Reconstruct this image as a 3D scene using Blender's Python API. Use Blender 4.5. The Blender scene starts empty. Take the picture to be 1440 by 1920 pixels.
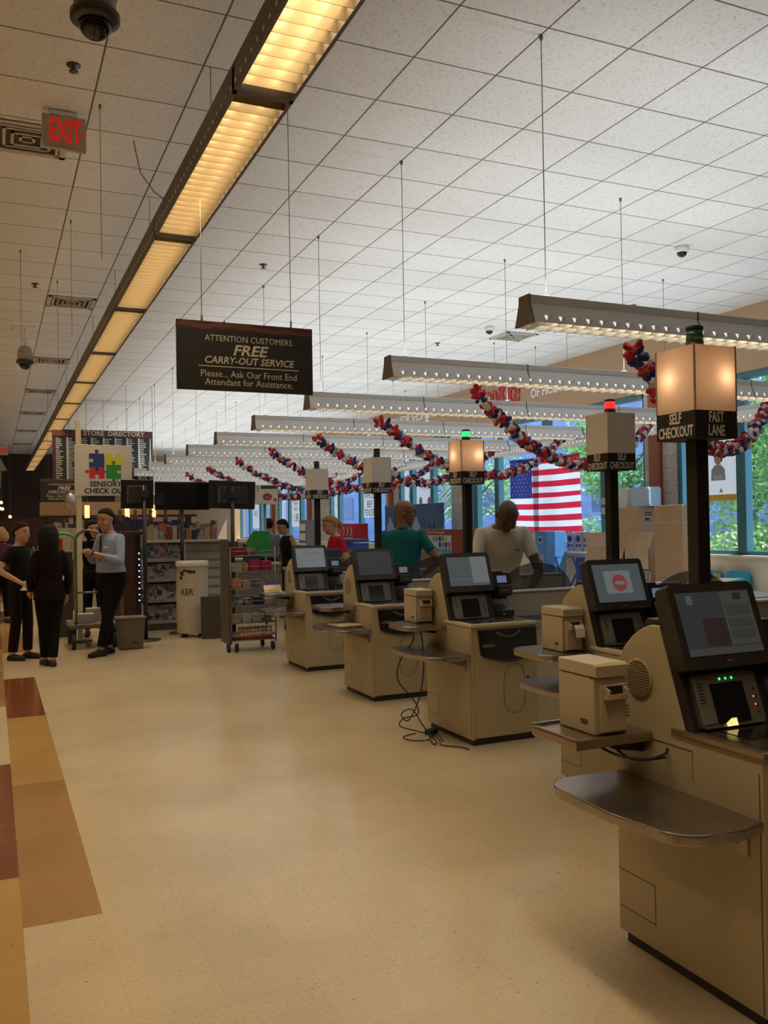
import bpy, bmesh, math, random
from mathutils import Vector, Matrix, Euler
random.seed(7)
D = bpy.data
SC = bpy.context.scene
COL = SC.collection
PI = math.pi
CEIL = 4.59
WALLX = 9.75
BACKY = 37.4

# ---------------------------------------------------------------- camera
cam_data = D.cameras.new('camera')
cam = D.objects.new('camera', cam_data); COL.objects.link(cam)
YAW, PITCH, ROLL = 0.419460, 0.013458, -0.016488
_f = Vector((math.sin(YAW)*math.cos(PITCH), math.cos(YAW)*math.cos(PITCH), math.sin(PITCH)))
_r0 = Vector((math.cos(YAW), -math.sin(YAW), 0)); _u0 = _r0.cross(_f)
_r = _r0*math.cos(ROLL) + _u0*math.sin(ROLL); _u = -_r0*math.sin(ROLL) + _u0*math.cos(ROLL)
cam.matrix_world = Matrix(((_r.x, _u.x, -_f.x, 0), (_r.y, _u.y, -_f.y, 0), (_r.z, _u.z, -_f.z, 1.6), (0, 0, 0, 1)))
cam_data.sensor_fit = 'HORIZONTAL'; cam_data.sensor_width = 36.0
cam_data.lens = 36.0*1646.7/1440.0
cam_data.clip_end = 300; cam_data.clip_start = 0.05
SC.camera = cam

# ---------------------------------------------------------------- exposure, sky, sun
SC.view_settings.view_transform = 'Standard'
SC.view_settings.look = 'None'
SC.view_settings.gamma = 1.0
SC.view_settings.use_curve_mapping = False
SC.view_settings.exposure = 0.0
try:
    SC.cycles.max_bounces = 8; SC.cycles.diffuse_bounces = 4; SC.cycles.glossy_bounces = 4
    SC.cycles.transmission_bounces = 6; SC.cycles.transparent_max_bounces = 10
    SC.cycles.sample_clamp_indirect = 4.0
    SC.cycles.caustics_reflective = False; SC.cycles.caustics_refractive = False
    SC.cycles.use_denoising = True
except Exception:
    pass
world = D.worlds.new('sky'); SC.world = world; world.use_nodes = True
_wn = world.node_tree.nodes; _bg = _wn['Background']
_bg.inputs['Color'].default_value = (0.66, 0.80, 1.0, 1)
_bg.inputs['Strength'].default_value = 2.2
def lamp(name, kind, loc, energy, color, rot=(0, 0, 0), size=None, size_y=None, spread=None, parent=None):
    l = D.lights.new(name, kind); l.energy = energy; l.color = color
    if kind == 'AREA':
        l.shape = 'RECTANGLE'; l.size = size; l.size_y = size_y
        if spread: l.spread = spread
    if kind == 'POINT': l.shadow_soft_size = size
    o = D.objects.new(name, l); COL.objects.link(o); o.location = loc; o.rotation_euler = rot
    if parent: o.parent = parent
    return o
SUN_STRENGTH = 13.0
_sun = lamp('sun', 'SUN', (30, -10, 40), SUN_STRENGTH, (1.0, 0.93, 0.82))
_sun.rotation_euler = Vector((-0.42, 0.22, -0.88)).to_track_quat('-Z', 'Y').to_euler()
_sun.data.angle = 0.01
WARM = (1.0, 0.77, 0.48)
COOL = (0.88, 0.95, 1.0)
STRIP_W = 22.0      # watts of one warm ceiling strip module
UP_W = 31.0         # watts a lane light throws up on the ceiling
DOWN_W = 2.5       # and down through its louvre

# ---------------------------------------------------------------- helpers
def tag(o, label=None, cat=None, group=None, kind=None):
    if label: o['label'] = label
    if cat: o['category'] = cat
    if group: o['group'] = group
    if kind: o['kind'] = kind
    return o
def thing(name, label, cat, loc=(0, 0, 0), rotz=0.0, group=None):
    o = D.objects.new(name, None); COL.objects.link(o)
    o.empty_display_size = 0.1; o.location = loc; o.rotation_euler = (0, 0, rotz)
    return tag(o, label, cat, group)
def copy_tree(o, parent=None):
    c = o.copy(); COL.objects.link(c)
    if parent: c.parent = parent
    for ch in list(o.children): copy_tree(ch, c)
    return c
class MB:
    def __init__(s): s.bm = bmesh.new(); s.mi = 0
    def _fin(s, faces, M=None, smooth=False):
        vs = set()
        for f in faces:
            f.material_index = s.mi; f.smooth = smooth
            vs.update(f.verts)
        if M is not None:
            for v in vs: v.co = M @ v.co
        return s
    def box(s, x0, x1, y0, y1, z0, z1, bev=0.0, M=None, seg=2):
        bm = s.bm
        v = [bm.verts.new((x, y, z)) for z in (z0, z1) for y in (y0, y1) for x in (x0, x1)]
        idx = ((0, 2, 3, 1), (4, 5, 7, 6), (0, 1, 5, 4), (2, 6, 7, 3), (0, 4, 6, 2), (1, 3, 7, 5))
        fs = [bm.faces.new([v[i] for i in q]) for q in idx]
        if bev > 0:
            es = list({e for f in fs for e in f.edges})
            r = bmesh.ops.bevel(bm, geom=es, offset=bev, segments=seg, affect='EDGES', profile=0.5)
            fs = list({f for vv in r['verts'] for f in vv.link_faces} | {f for f in fs if f.is_valid})
        return s._fin(fs, M)
    def prism(s, poly, axis, lo, hi, M=None, bev=0.0, smooth=False):
        # poly: 2D outline, extruded along axis; axis x: (y,z), y: (x,z), z: (x,y)
        bm = s.bm
        def P(a, b, t): return {'x': (t, a, b), 'y': (a, t, b), 'z': (a, b, t)}[axis]
        A = [bm.verts.new(P(a, b, lo)) for a, b in poly]; B = [bm.verts.new(P(a, b, hi)) for a, b in poly]
        n = len(poly); fs = []
        for i in range(n):
            j = (i+1) % n; fs.append(bm.faces.new((A[i], A[j], B[j], B[i])))
        c0 = bm.faces.new(A[::-1]); c1 = bm.faces.new(B)
        fs += [c0, c1]
        if bev > 0:
            es = list(set(c0.edges) | set(c1.edges))
            r = bmesh.ops.bevel(bm, geom=es, offset=bev, segments=2, affect='EDGES', profile=0.5)
            fs = list({f for vv in r['verts'] for f in vv.link_faces} | {f for f in fs if f.is_valid})
        bmesh.ops.recalc_face_normals(bm, faces=fs)
        return s._fin(fs, M, smooth)
    def tube(s, pts, r, n=8, caps=True, M=None, smooth=True):
        bm = s.bm; pts = [Vector(p) for p in pts]; m = len(pts)
        rs = r if isinstance(r, (list, tuple)) else [r]*m
        rings = []; up = None
        for i, p in enumerate(pts):
            t = (pts[min(i+1, m-1)] - pts[max(i-1, 0)])
            t = t.normalized() if t.length > 1e-9 else Vector((0, 0, 1))
            if up is None: up = Vector((0, 0, 1)) if abs(t.z) < 0.9 else Vector((1, 0, 0))
            a = t.cross(up)
            if a.length < 1e-6: a = t.cross(Vector((0, 1, 0.1)))
            a.normalize(); b = t.cross(a).normalized(); up = -b if False else up
            rings.append([bm.verts.new(p + a*(rs[i]*math.cos(2*PI*k/n)) + b*(rs[i]*math.sin(2*PI*k/n))) for k in range(n)])
        fs = []
        for i in range(m-1):
            for k in range(n):
                fs.append(bm.faces.new((rings[i][k], rings[i][(k+1) % n], rings[i+1][(k+1) % n], rings[i+1][k])))
        s._fin(fs, None, smooth)
        cf = []
        if caps: cf = [bm.faces.new(rings[0][::-1]), bm.faces.new(rings[-1])]
        s._fin(cf, None, False)
        if M is not None:
            for rg in rings:
                for v in rg: v.co = M @ v.co
        return s
    def lathe(s, prof, n=24, M=None, smooth=True, caps=True, sx=1.0, sy=1.0):
        bm = s.bm; rings = []
        for (r, z) in prof:
            rings.append([bm.verts.new((r*sx*math.cos(2*PI*k/n), r*sy*math.sin(2*PI*k/n), z)) for k in range(n)])
        fs = []
        for i in range(len(prof)-1):
            for k in range(n):
                fs.append(bm.faces.new((rings[i][k], rings[i][(k+1) % n], rings[i+1][(k+1) % n], rings[i+1][k])))
        s._fin(fs, None, smooth); cf = []
        if caps: cf = [bm.faces.new(rings[0][::-1]), bm.faces.new(rings[-1])]
        s._fin(cf, None, False)
        if M is not None:
            for rg in rings:
                for v in rg: v.co = M @ v.co
        return s
    def ball(s, c, rx, ry=None, rz=None, n=12, M=None):
        ry = ry or rx; rz = rz or rx
        T = Matrix.Translation(c) @ Matrix.Diagonal((rx, ry, rz, 1))
        if M is not None: T = M @ T
        r = bmesh.ops.create_uvsphere(s.bm, u_segments=n, v_segments=max(4, n*2//3), radius=1.0, matrix=T)
        fs = {f for v in r['verts'] for f in v.link_faces}
        return s._fin(fs, None, True)
    def loft(s, rings, n=16, smooth=True):
        # rings: (center, axis_a, axis_b) full vectors of the half axes
        bm = s.bm; R = []
        for c, a, b in rings:
            R.append([bm.verts.new(c + a*math.cos(2*PI*k/n) + b*math.sin(2*PI*k/n)) for k in range(n)])
        fs = []
        for i in range(len(R)-1):
            for k in range(n):
                fs.append(bm.faces.new((R[i][k], R[i][(k+1) % n], R[i+1][(k+1) % n], R[i+1][k])))
        fs += [bm.faces.new(R[0][::-1]), bm.faces.new(R[-1])]
        bmesh.ops.recalc_face_normals(bm, faces=fs)
        return s._fin(fs, None, smooth)
    def poly(s, pts):
        f = s.bm.faces.new([s.bm.verts.new(p) for p in pts]); return s._fin([f])
    def mesh(s, name):
        me = D.meshes.new(name); s.bm.to_mesh(me); s.bm.free(); return me
    def build(s, name, mats, parent=None, loc=None, rot=None):
        me = s.mesh(name)
        for m in (mats if isinstance(mats, (list, tuple)) else [mats]): me.materials.append(m)
        o = D.objects.new(name, me); COL.objects.link(o)
        if parent: o.parent = parent
        if loc: o.location = loc
        if rot: o.rotation_euler = rot
        return o
def rrect(x0, x1, y0, y1, r, n=5, which=(1, 1, 1, 1)):
    pts = []
    for (cx, cy, a0, w) in ((x1-r, y1-r, 0, which[0]), (x0+r, y1-r, 90, which[1]), (x0+r, y0+r, 180, which[2]), (x1-r, y0+r, 270, which[3])):
        if not w:
            pts.append((cx + (r if a0 in (0, 270) else -r), cy + (r if a0 in (0, 90) else -r))); continue
        for k in range(n+1):
            a = math.radians(a0 + 90*k/n); pts.append((cx + r*math.cos(a), cy + r*math.sin(a)))
    return pts
def T(x, y, z): return Matrix.Translation((x, y, z))
def Rz(a): return Matrix.Rotation(a, 4, 'Z')
def Rx(a): return Matrix.Rotation(a, 4, 'X')
def Ry(a): return Matrix.Rotation(a, 4, 'Y')

# ---------------------------------------------------------------- materials
MATS = {}
def mat(name, col, rough=0.5, metal=0.0, emit=None, estr=0.0, spec=0.5, alpha=None, trans=0.0, bump=0.0, bscale=200.0, var=0.0, vscale=6.0):
    if name in MATS: return MATS[name]
    m = D.materials.new(name); m.use_nodes = True
    N = m.node_tree.nodes; L = m.node_tree.links; b = N['Principled BSDF']
    b.inputs['Base Color'].default_value = (*col, 1); b.inputs['Roughness'].default_value = rough
    b.inputs['Metallic'].default_value = metal; b.inputs['Specular IOR Level'].default_value = spec
    if emit: b.inputs['Emission Color'].default_value = (*emit, 1); b.inputs['Emission Strength'].default_value = estr
    if alpha is not None: b.inputs['Alpha'].default_value = alpha
    if trans: b.inputs['Transmission Weight'].default_value = trans
    if bump or var:
        tc = N.new('ShaderNodeTexCoord')
    if bump:
        n = N.new('ShaderNodeTexNoise'); n.inputs['Scale'].default_value = bscale; n.inputs['Detail'].default_value = 3
        bp = N.new('ShaderNodeBump'); bp.inputs['Strength'].default_value = bump; bp.inputs['Distance'].default_value = 0.002
        L.new(tc.outputs['Object'], n.inputs['Vector']); L.new(n.outputs['Fac'], bp.inputs['Height']); L.new(bp.outputs['Normal'], b.inputs['Normal'])
    if var:
        n2 = N.new('ShaderNodeTexNoise'); n2.inputs['Scale'].default_value = vscale; n2.inputs['Detail'].default_value = 4
        mx = N.new('ShaderNodeMixRGB'); mx.blend_type = 'MULTIPLY'; mx.inputs['Fac'].default_value = 1.0
        mx.inputs['Color1'].default_value = (*col, 1)
        cr = N.new('ShaderNodeValToRGB'); cr.color_ramp.elements[0].color = (1-var, 1-var, 1-var, 1); cr.color_ramp.elements[1].color = (1+var*0.3, 1+var*0.3, 1+var*0.3, 1)
        cr.color_ramp.elements[0].position = 0.3; cr.color_ramp.elements[1].position = 0.7
        L.new(tc.outputs['Object'], n2.inputs['Vector']); L.new(n2.outputs['Fac'], cr.inputs['Fac']); L.new(cr.outputs['Color'], mx.inputs['Color2']); L.new(mx.outputs['Color'], b.inputs['Base Color'])
    MATS[name] = m; return m
def node_mat(name):
    m = D.materials.new(name); m.use_nodes = True; MATS[name] = m
    return m, m.node_tree.nodes, m.node_tree.links, m.node_tree.nodes['Principled BSDF']
def rgb(r, g, b):
    f = lambda c: (c/255/12.92 if c/255 <= 0.04045 else ((c/255+0.055)/1.055)**2.4)
    return (f(r), f(g), f(b))
# common
BEIGE = mat('beige_enamel', (0.46, 0.39, 0.25), 0.45, var=0.06, vscale=3)
BEIGE2 = mat('printer_plastic', (0.50, 0.42, 0.29), 0.5, bump=0.05, bscale=400)
BLACK = mat('black_plastic', (0.018, 0.018, 0.019), 0.42)
BLACKM = mat('black_metal', (0.015, 0.015, 0.016), 0.35)
DKGREY = mat('dark_grey_plastic', (0.055, 0.052, 0.05), 0.4)
GREY = mat('grey_plastic', (0.22, 0.21, 0.20), 0.45)
STEEL = mat('brushed_steel', (0.42, 0.38, 0.33), 0.24, 0.95, var=0.12, vscale=14)
CHROME = mat('chrome_wire', (0.7, 0.7, 0.7), 0.2, 1.0)
ALU = mat('lamp_housing_grey', (0.84, 0.86, 0.88), 0.4)
WHITEP = mat('white_paper', (0.82, 0.80, 0.76), 0.7)
WHITE = mat('white_enamel', (0.8, 0.79, 0.76), 0.45)
LETTER = mat('white_lettering', (0.75, 0.72, 0.66), 0.6)
LETTERB = mat('black_lettering', (0.02, 0.02, 0.02), 0.6)
CARD = mat('corrugated_cardboard', (0.55, 0.36, 0.20), 0.8, var=0.08, vscale=5)
WIRE = mat('steel_cable', (0.18, 0.17, 0.16), 0.5, 0.5)
RUBBER = mat('black_rubber', (0.02, 0.02, 0.02), 0.7)
GLASSB = mat('black_glass', (0.01, 0.01, 0.011), 0.08)
SMOKE = mat('smoked_acrylic', (0.05, 0.045, 0.04), 0.1, alpha=0.55)
TEAL = mat('teal_window_frame', (0.045, 0.155, 0.18), 0.4)

FONT_CACHE = {}
def text_mesh(body, size, sx=1.0, shear=0.0, offset=0.0, align='CENTER', space=1.0, line=1.0, extr=0.0006):
    c = D.curves.new('lettering', 'FONT'); c.body = body; c.size = size; c.align_x = align; c.align_y = 'CENTER'
    c.shear = shear; c.offset = offset; c.extrude = extr; c.space_character = space; c.space_line = line; c.resolution_u = 2
    o = D.objects.new('lettering', c); COL.objects.link(o)
    dg = bpy.context.evaluated_depsgraph_get(); me = D.meshes.new_from_object(o.evaluated_get(dg))
    D.objects.remove(o); D.curves.remove(c)
    me.transform(Matrix.Diagonal((sx, 1, 1, 1)))
    return me
def lettering(body, size, m, parent, M, name='lettering', **k):
    # text lies in the local XY plane; M places it (default faces +Z)
    me = text_mesh(body, size, **k); me.transform(M); me.name = name; me.materials.clear(); me.materials.append(m)
    o = D.objects.new(name, me); COL.objects.link(o); o.parent = parent
    return o
FACE_CAM = Rx(PI/2)                      # text facing -Y
FACE_LEFT = Rz(-PI/2) @ Rx(PI/2)         # text facing -X (reads with +Y at its left)
# ---------------------------------------------------------------- floor
def floor_material(name, col, flecks):
    m, N, L, b = node_mat(name)
    tc = N.new('ShaderNodeTexCoord')
    n = N.new('ShaderNodeTexNoise'); n.inputs['Scale'].default_value = 55; n.inputs['Detail'].default_value = 5
    n2 = N.new('ShaderNodeTexNoise'); n2.inputs['Scale'].default_value = 0.9; n2.inputs['Detail'].default_value = 6
    cr = N.new('ShaderNodeValToRGB')
    cr.color_ramp.elements[0].position = 0.30; cr.color_ramp.elements[0].color = (*[c*(1-flecks) for c in col], 1)
    cr.color_ramp.elements[1].position = 0.62; cr.color_ramp.elements[1].color = (*col, 1)
    cr2 = N.new('ShaderNodeValToRGB')
    cr2.color_ramp.elements[0].position = 0.35; cr2.color_ramp.elements[0].color = (0.86, 0.84, 0.82, 1)
    cr2.color_ramp.elements[1].position = 0.6; cr2.color_ramp.elements[1].color = (1, 1, 1, 1)
    mx = N.new('ShaderNodeMixRGB'); mx.blend_type = 'MULTIPLY'; mx.inputs[0].default_value = 1
    # tile joints, one foot apart
    br = N.new('ShaderNodeTexBrick'); br.offset = 0.0; br.inputs['Scale'].default_value = 1.0
    br.inputs['Brick Width'].default_value = 0.3065; br.inputs['Row Height'].default_value = 0.3065
    br.inputs['Mortar Size'].default_value = 0.0011; br.inputs['Mortar Smooth'].default_value = 0.3
    br.inputs['Color1'].default_value = (1, 1, 1, 1); br.inputs['Color2'].default_value = (0.965, 0.96, 0.95, 1); br.inputs['Mortar'].default_value = (0.86, 0.83, 0.79, 1)
    mp = N.new('ShaderNodeMapping'); mp.inputs['Location'].default_value = (-0.096, -3.84, 0)
    mx2 = N.new('ShaderNodeMixRGB'); mx2.blend_type = 'MULTIPLY'; mx2.inputs[0].default_value = 1
    # dark scuffs
    n3 = N.new('ShaderNodeTexNoise'); n3.inputs['Scale'].default_value = 46; n3.inputs['Detail'].default_value = 1
    cr3 = N.new('ShaderNodeValToRGB')
    cr3.color_ramp.elements[0].position = 0.72; cr3.color_ramp.elements[0].color = (1, 1, 1, 1)
    cr3.color_ramp.elements[1].position = 0.76; cr3.color_ramp.elements[1].color = (0.62, 0.55, 0.48, 1)
    mx3 = N.new('ShaderNodeMixRGB'); mx3.blend_type = 'MULTIPLY'; mx3.inputs[0].default_value = 1
    for x in (n, n2, n3): L.new(tc.outputs['Object'], x.inputs['Vector'])
    L.new(tc.outputs['Object'], mp.inputs['Vector']); L.new(mp.outputs['Vector'], br.inputs['Vector'])
    L.new(n.outputs['Fac'], cr.inputs['Fac']); L.new(n2.outputs['Fac'], cr2.inputs['Fac']); L.new(n3.outputs['Fac'], cr3.inputs['Fac'])
    L.new(cr.outputs['Color'], mx.inputs[1]); L.new(cr2.outputs['Color'], mx.inputs[2])
    L.new(mx.outputs['Color'], mx2.inputs[1]); L.new(br.outputs['Color'], mx2.inputs[2])
    L.new(mx2.outputs['Color'], mx3.inputs[1]); L.new(cr3.outputs['Color'], mx3.inputs[2])
    L.new(mx3.outputs['Color'], b.inputs['Base Color'])
    # wax: roughness and waviness
    b.inputs['Roughness'].default_value = 0.19
    n5 = N.new('ShaderNodeTexNoise'); n5.inputs['Scale'].default_value = 5; n5.inputs['Detail'].default_value = 2
    bp = N.new('ShaderNodeBump'); bp.inputs['Strength'].default_value = 0.06; bp.inputs['Distance'].default_value = 0.02
    L.new(tc.outputs['Object'], n5.inputs['Vector']); L.new(n5.outputs['Fac'], bp.inputs['Height']); L.new(bp.outputs['Normal'], b.inputs['Normal'])
    b.inputs['Specular IOR Level'].default_value = 0.5
    return m
F_CREAM = floor_material('cream_vinyl_tile', (0.60, 0.49, 0.33), 0.10)
F_TAN = floor_material('tan_vinyl_tile', (0.37, 0.21, 0.075), 0.08)
F_GOLD = floor_material('gold_vinyl_tile', (0.47, 0.29, 0.095), 0.08)
F_RED = floor_material('russet_vinyl_tile', (0.19, 0.062, 0.024), 0.08)
fm = MB()
XS = [-9.0, -0.21, 0.096, 0.4025, 10.2]
YS = [-4.0]; y = -4.77
cuts = sorted({-4.0, BACKY} | {round(3.84 + 2.148*k, 3) for k in range(-3, 16)} | {round(4.412 + 2.148*k, 3) for k in range(-3, 16)})
cuts = [c for c in cuts if -4.0 <= c <= BACKY]
def stripe_col(x, y):
    if -0.21 < x < 0.096:
        k = math.floor((y - 4.412)/2.148) % 4; return (3, 0, 1, 2)[k]
    if 0.096 < x < 0.4025:
        k = math.floor((y - 3.84)/2.148) % 4; return (1, 2, 3, 0)[k]
    return 0
for i in range(4):
    for a, b_ in zip(cuts[:-1], cuts[1:]):
        fm.mi = stripe_col((XS[i]+XS[i+1])/2, (a+b_)/2)
        fm.poly([(XS[i], a, 0), (XS[i+1], a, 0), (XS[i+1], b_, 0), (XS[i], b_, 0)])
floor = fm.build('floor', [F_CREAM, F_TAN, F_GOLD, F_RED]); tag(floor, kind='structure')
floor.data.materials[0] = F_CREAM
# ---------------------------------------------------------------- ceiling
m, N, L, b = node_mat('ceiling_tiles')
tc = N.new('ShaderNodeTexCoord'); mp = N.new('ShaderNodeMapping'); mp.inputs['Location'].default_value = (-2.499, -5.012, 0)
br = N.new('ShaderNodeTexBrick'); br.offset = 0; br.inputs['Scale'].default_value = 1
br.inputs['Brick Width'].default_value = 0.61; br.inputs['Row Height'].default_value = 0.61
br.inputs['Mortar Size'].default_value = 0.0065; br.inputs['Mortar Smooth'].default_value = 0.1
br.inputs['Color1'].default_value = (0.80, 0.78, 0.74, 1); br.inputs['Color2'].default_value = (0.75, 0.73, 0.69, 1); br.inputs['Mortar'].default_value = (0.17, 0.145, 0.12, 1)
n = N.new('ShaderNodeTexNoise'); n.inputs['Scale'].default_value = 55; n.inputs['Detail'].default_value = 6; n.inputs['Roughness'].default_value = 0.7
cr = N.new('ShaderNodeValToRGB'); cr.color_ramp.elements[0].position = 0.34; cr.color_ramp.elements[0].color = (0.66, 0.63, 0.6, 1); cr.color_ramp.elements[1].position = 0.46; cr.color_ramp.elements[1].color = (1, 1, 1, 1)
mx = N.new('ShaderNodeMixRGB'); mx.blend_type = 'MULTIPLY'; mx.inputs[0].default_value = 1
L.new(tc.outputs['Object'], mp.inputs['Vector']); L.new(mp.outputs['Vector'], br.inputs['Vector']); L.new(tc.outputs['Object'], n.inputs['Vector'])
L.new(n.outputs['Fac'], cr.inputs['Fac']); L.new(br.outputs['Color'], mx.inputs[1]); L.new(cr.outputs['Color'], mx.inputs[2]); L.new(mx.outputs['Color'], b.inputs['Base Color'])
bp = N.new('ShaderNodeBump'); bp.inputs['Strength'].default_value = 0.5; bp.inputs['Distance'].default_value = 0.006
L.new(br.outputs['Fac'], bp.inputs['Height']); bp.invert = True; L.new(bp.outputs['Normal'], b.inputs['Normal'])
b.inputs['Roughness'].default_value = 0.85; b.inputs['Specular IOR Level'].default_value = 0.2
cb = MB(); cb.box(-9.0, 10.2, -4.0, BACKY+0.2, CEIL, CEIL+0.12)
tag(cb.build('ceiling', MATS['ceiling_tiles']), kind='structure')
# ---------------------------------------------------------------- window wall
m, N, L, b = node_mat('split_face_block')
tc = N.new('ShaderNodeTexCoord'); mp = N.new('ShaderNodeMapping'); mp.inputs['Rotation'].default_value = (0, 0, 0)
sx_ = N.new('ShaderNodeSeparateXYZ'); cx_ = N.new('ShaderNodeCombineXYZ'); ad = N.new('ShaderNodeMath'); ad.operation = 'ADD'
L.new(tc.outputs['Object'], sx_.inputs[0]); L.new(sx_.outputs['X'], ad.inputs[0]); L.new(sx_.outputs['Y'], ad.inputs[1]); L.new(ad.outputs[0], cx_.inputs['X']); L.new(sx_.outputs['Z'], cx_.inputs['Y'])
br = N.new('ShaderNodeTexBrick'); br.inputs['Scale'].default_value = 1; br.inputs['Brick Width'].default_value = 0.40; br.inputs['Row Height'].default_value = 0.2
br.inputs['Mortar Size'].default_value = 0.007
br.inputs['Color1'].default_value = (0.62, 0.57, 0.48, 1); br.inputs['Color2'].default_value = (0.54, 0.49, 0.41, 1); br.inputs['Mortar'].default_value = (0.42, 0.38, 0.32, 1)
L.new(cx_.outputs[0], br.inputs['Vector'])
n = N.new('ShaderNodeTexNoise'); n.inputs['Scale'].default_value = 18; n.inputs['Detail'].default_value = 6
cr = N.new('ShaderNodeValToRGB'); cr.color_ramp.elements[0].position = 0.3; cr.color_ramp.elements[0].color = (0.75, 0.74, 0.72, 1); cr.color_ramp.elements[1].position = 0.7
mx = N.new('ShaderNodeMixRGB'); mx.blend_type = 'MULTIPLY'; mx.inputs[0].default_value = 1
L.new(tc.outputs['Object'], n.inputs['Vector']); L.new(n.outputs['Fac'], cr.inputs['Fac']); L.new(br.outputs['Color'], mx.inputs[1]); L.new(cr.outputs['Color'], mx.inputs[2]); L.new(mx.outputs['Color'], b.inputs['Base Color'])
bp = N.new('ShaderNodeBump'); bp.inputs['Strength'].default_value = 0.6; bp.inputs['Distance'].default_value = 0.02; L.new(n.outputs['Fac'], bp.inputs['Height']); L.new(bp.outputs['Normal'], b.inputs['Normal'])
b.inputs['Roughness'].default_value = 0.9
BLOCK = MATS['split_face_block']
TANW = mat('tan_painted_wall', (0.42, 0.27, 0.155), 0.8, var=0.04, vscale=2)
CREAMW = mat('cream_painted_block', (0.74, 0.69, 0.59), 0.8, bump=0.2, bscale=60)
RUST = mat('rust_painted_steel', (0.30, 0.085, 0.04), 0.5)
WX = WALLX
wall = MB()
wall.box(WX, WX+0.3, -4, BACKY, 3.67, CEIL)            # soffit band
tag(wall.build('wall_right_upper', TANW), kind='structure')
low = MB(); low.box(WX, WX+0.3, -4, BACKY, 0, 1.03)
tag(low.build('wall_right_lower', CREAMW), kind='structure')
sill = MB(); sill.box(WX-0.06, WX+0.2, -4, BACKY, 1.03, 1.07, 0.008)
tag(sill.build('trim_1', CREAMW), kind='structure')
# block piers with a rust steel post on each, plus an unseen solid stretch blocking daylight
piers = [(-4.0, 7.0), (10.63, 11.34), (17.13, 17.97), (20.9, 21.7), (26.1, 28.0), (31.6, 32.6)]
pm = MB()
for a, c in piers: pm.box(WX-0.02, WX+0.3, a, c, 1.03, 3.67)
tag(pm.build('wall_right_piers', BLOCK), kind='structure')
for k, (a, c) in enumerate([(10.92, 11.17), (21.2, 21.4), (27.75, 28.05), (31.9, 32.15)]):
    q = MB(); q.box(WX-0.09, WX-0.02, a, c, 1.07, 3.67); tag(q.build('trim_%d' % (k+2), RUST), kind='structure')
# windows between the piers: frame, mullions and glass
m, N, L, b = node_mat('tinted_window_glass')
for x in list(N): N.remove(x)
out = N.new('ShaderNodeOutputMaterial'); tr = N.new('ShaderNodeBsdfTransparent'); tr.inputs['Color'].default_value = (0.80, 0.89, 1.0, 1)
gl = N.new('ShaderNodeBsdfGlossy'); gl.inputs['Roughness'].default_value = 0.02; gl.inputs['Color'].default_value = (0.8, 0.9, 1, 1)
lw_ = N.new('ShaderNodeLayerWeight'); lw_.inputs['Blend'].default_value = 0.5; pw_ = N.new('ShaderNodeMath'); pw_.operation = 'POWER'; pw_.inputs[1].default_value = 6.0
fr = N.new('ShaderNodeMath'); fr.operation = 'MULTIPLY_ADD'; fr.inputs[1].default_value = 0.45; fr.inputs[2].default_value = 0.03; L.new(lw_.outputs['Facing'], pw_.inputs[0]); L.new(pw_.outputs[0], fr.inputs[0]); ms = N.new('ShaderNodeMixShader')
L.new(fr.outputs[0], ms.inputs[0]); L.new(tr.outputs[0], ms.inputs[1]); L.new(gl.outputs[0], ms.inputs[2]); L.new(ms.outputs[0], out.inputs['Surface'])
GLASS = MATS['tinted_window_glass']
bays = [(7.0, 10.63, [8.2, 9.36]), (11.34, 17.13, [12.44, 14.2, 16.0, 16.9]), (17.97, 20.9, [19.0, 20.15]),
        (21.7, 26.1, [22.45, 23.6, 25.3]), (28.0, 31.6, [29.0, 30.3]), (32.6, 37.2, [34.0, 35.6])]
for k, (a, c, mus) in enumerate(bays):
    w = MB(); t = 0.085
    w.box(WX+0.02, WX+0.14, a, a+t, 1.07, 3.67, 0.006); w.box(WX+0.02, WX+0.14, c-t, c, 1.07, 3.67, 0.006)
    w.box(WX+0.02, WX+0.14, a, c, 1.07, 1.13, 0.006); w.box(WX+0.02, WX+0.14, a, c, 3.58, 3.67, 0.006)
    for mu in mus: w.box(WX+0.0, WX+0.14, mu-0.085, mu+0.085, 1.1, 3.6, 0.008)
    wo = tag(w.build('window_%d' % (k+1), TEAL), kind='structure')
    g = MB(); g.box(WX+0.08, WX+0.086, a+0.02, c-0.02, 1.1, 3.62); g.build('pane', GLASS, wo)
# ---------------------------------------------------------------- far wall, left wall, near wall
SHADEWALL = mat('shade_brown_wall', (0.035, 0.022, 0.016), 0.8)  # darkness of the unlit far left end, put into the wall colour
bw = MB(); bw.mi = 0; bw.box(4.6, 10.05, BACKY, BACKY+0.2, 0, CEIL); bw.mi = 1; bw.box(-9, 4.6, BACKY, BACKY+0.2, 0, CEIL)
tag(bw.build('wall_back', [TANW, SHADEWALL]), kind='structure')
lw = MB(); lw.box(-9.2, -9.0, -4, BACKY, 0, CEIL); tag(lw.build('wall_left', TANW), kind='structure')
nw = MB(); nw.box(-9.2, 10.2, -4.2, -4.0, 0, CEIL); tag(nw.build('wall_front', TANW), kind='structure')
bb = MB(); bb.box(WX-0.015, WX, -4, BACKY, 0, 0.1); tag(bb.build('baseboard_right', BLACK), kind='structure')
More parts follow.
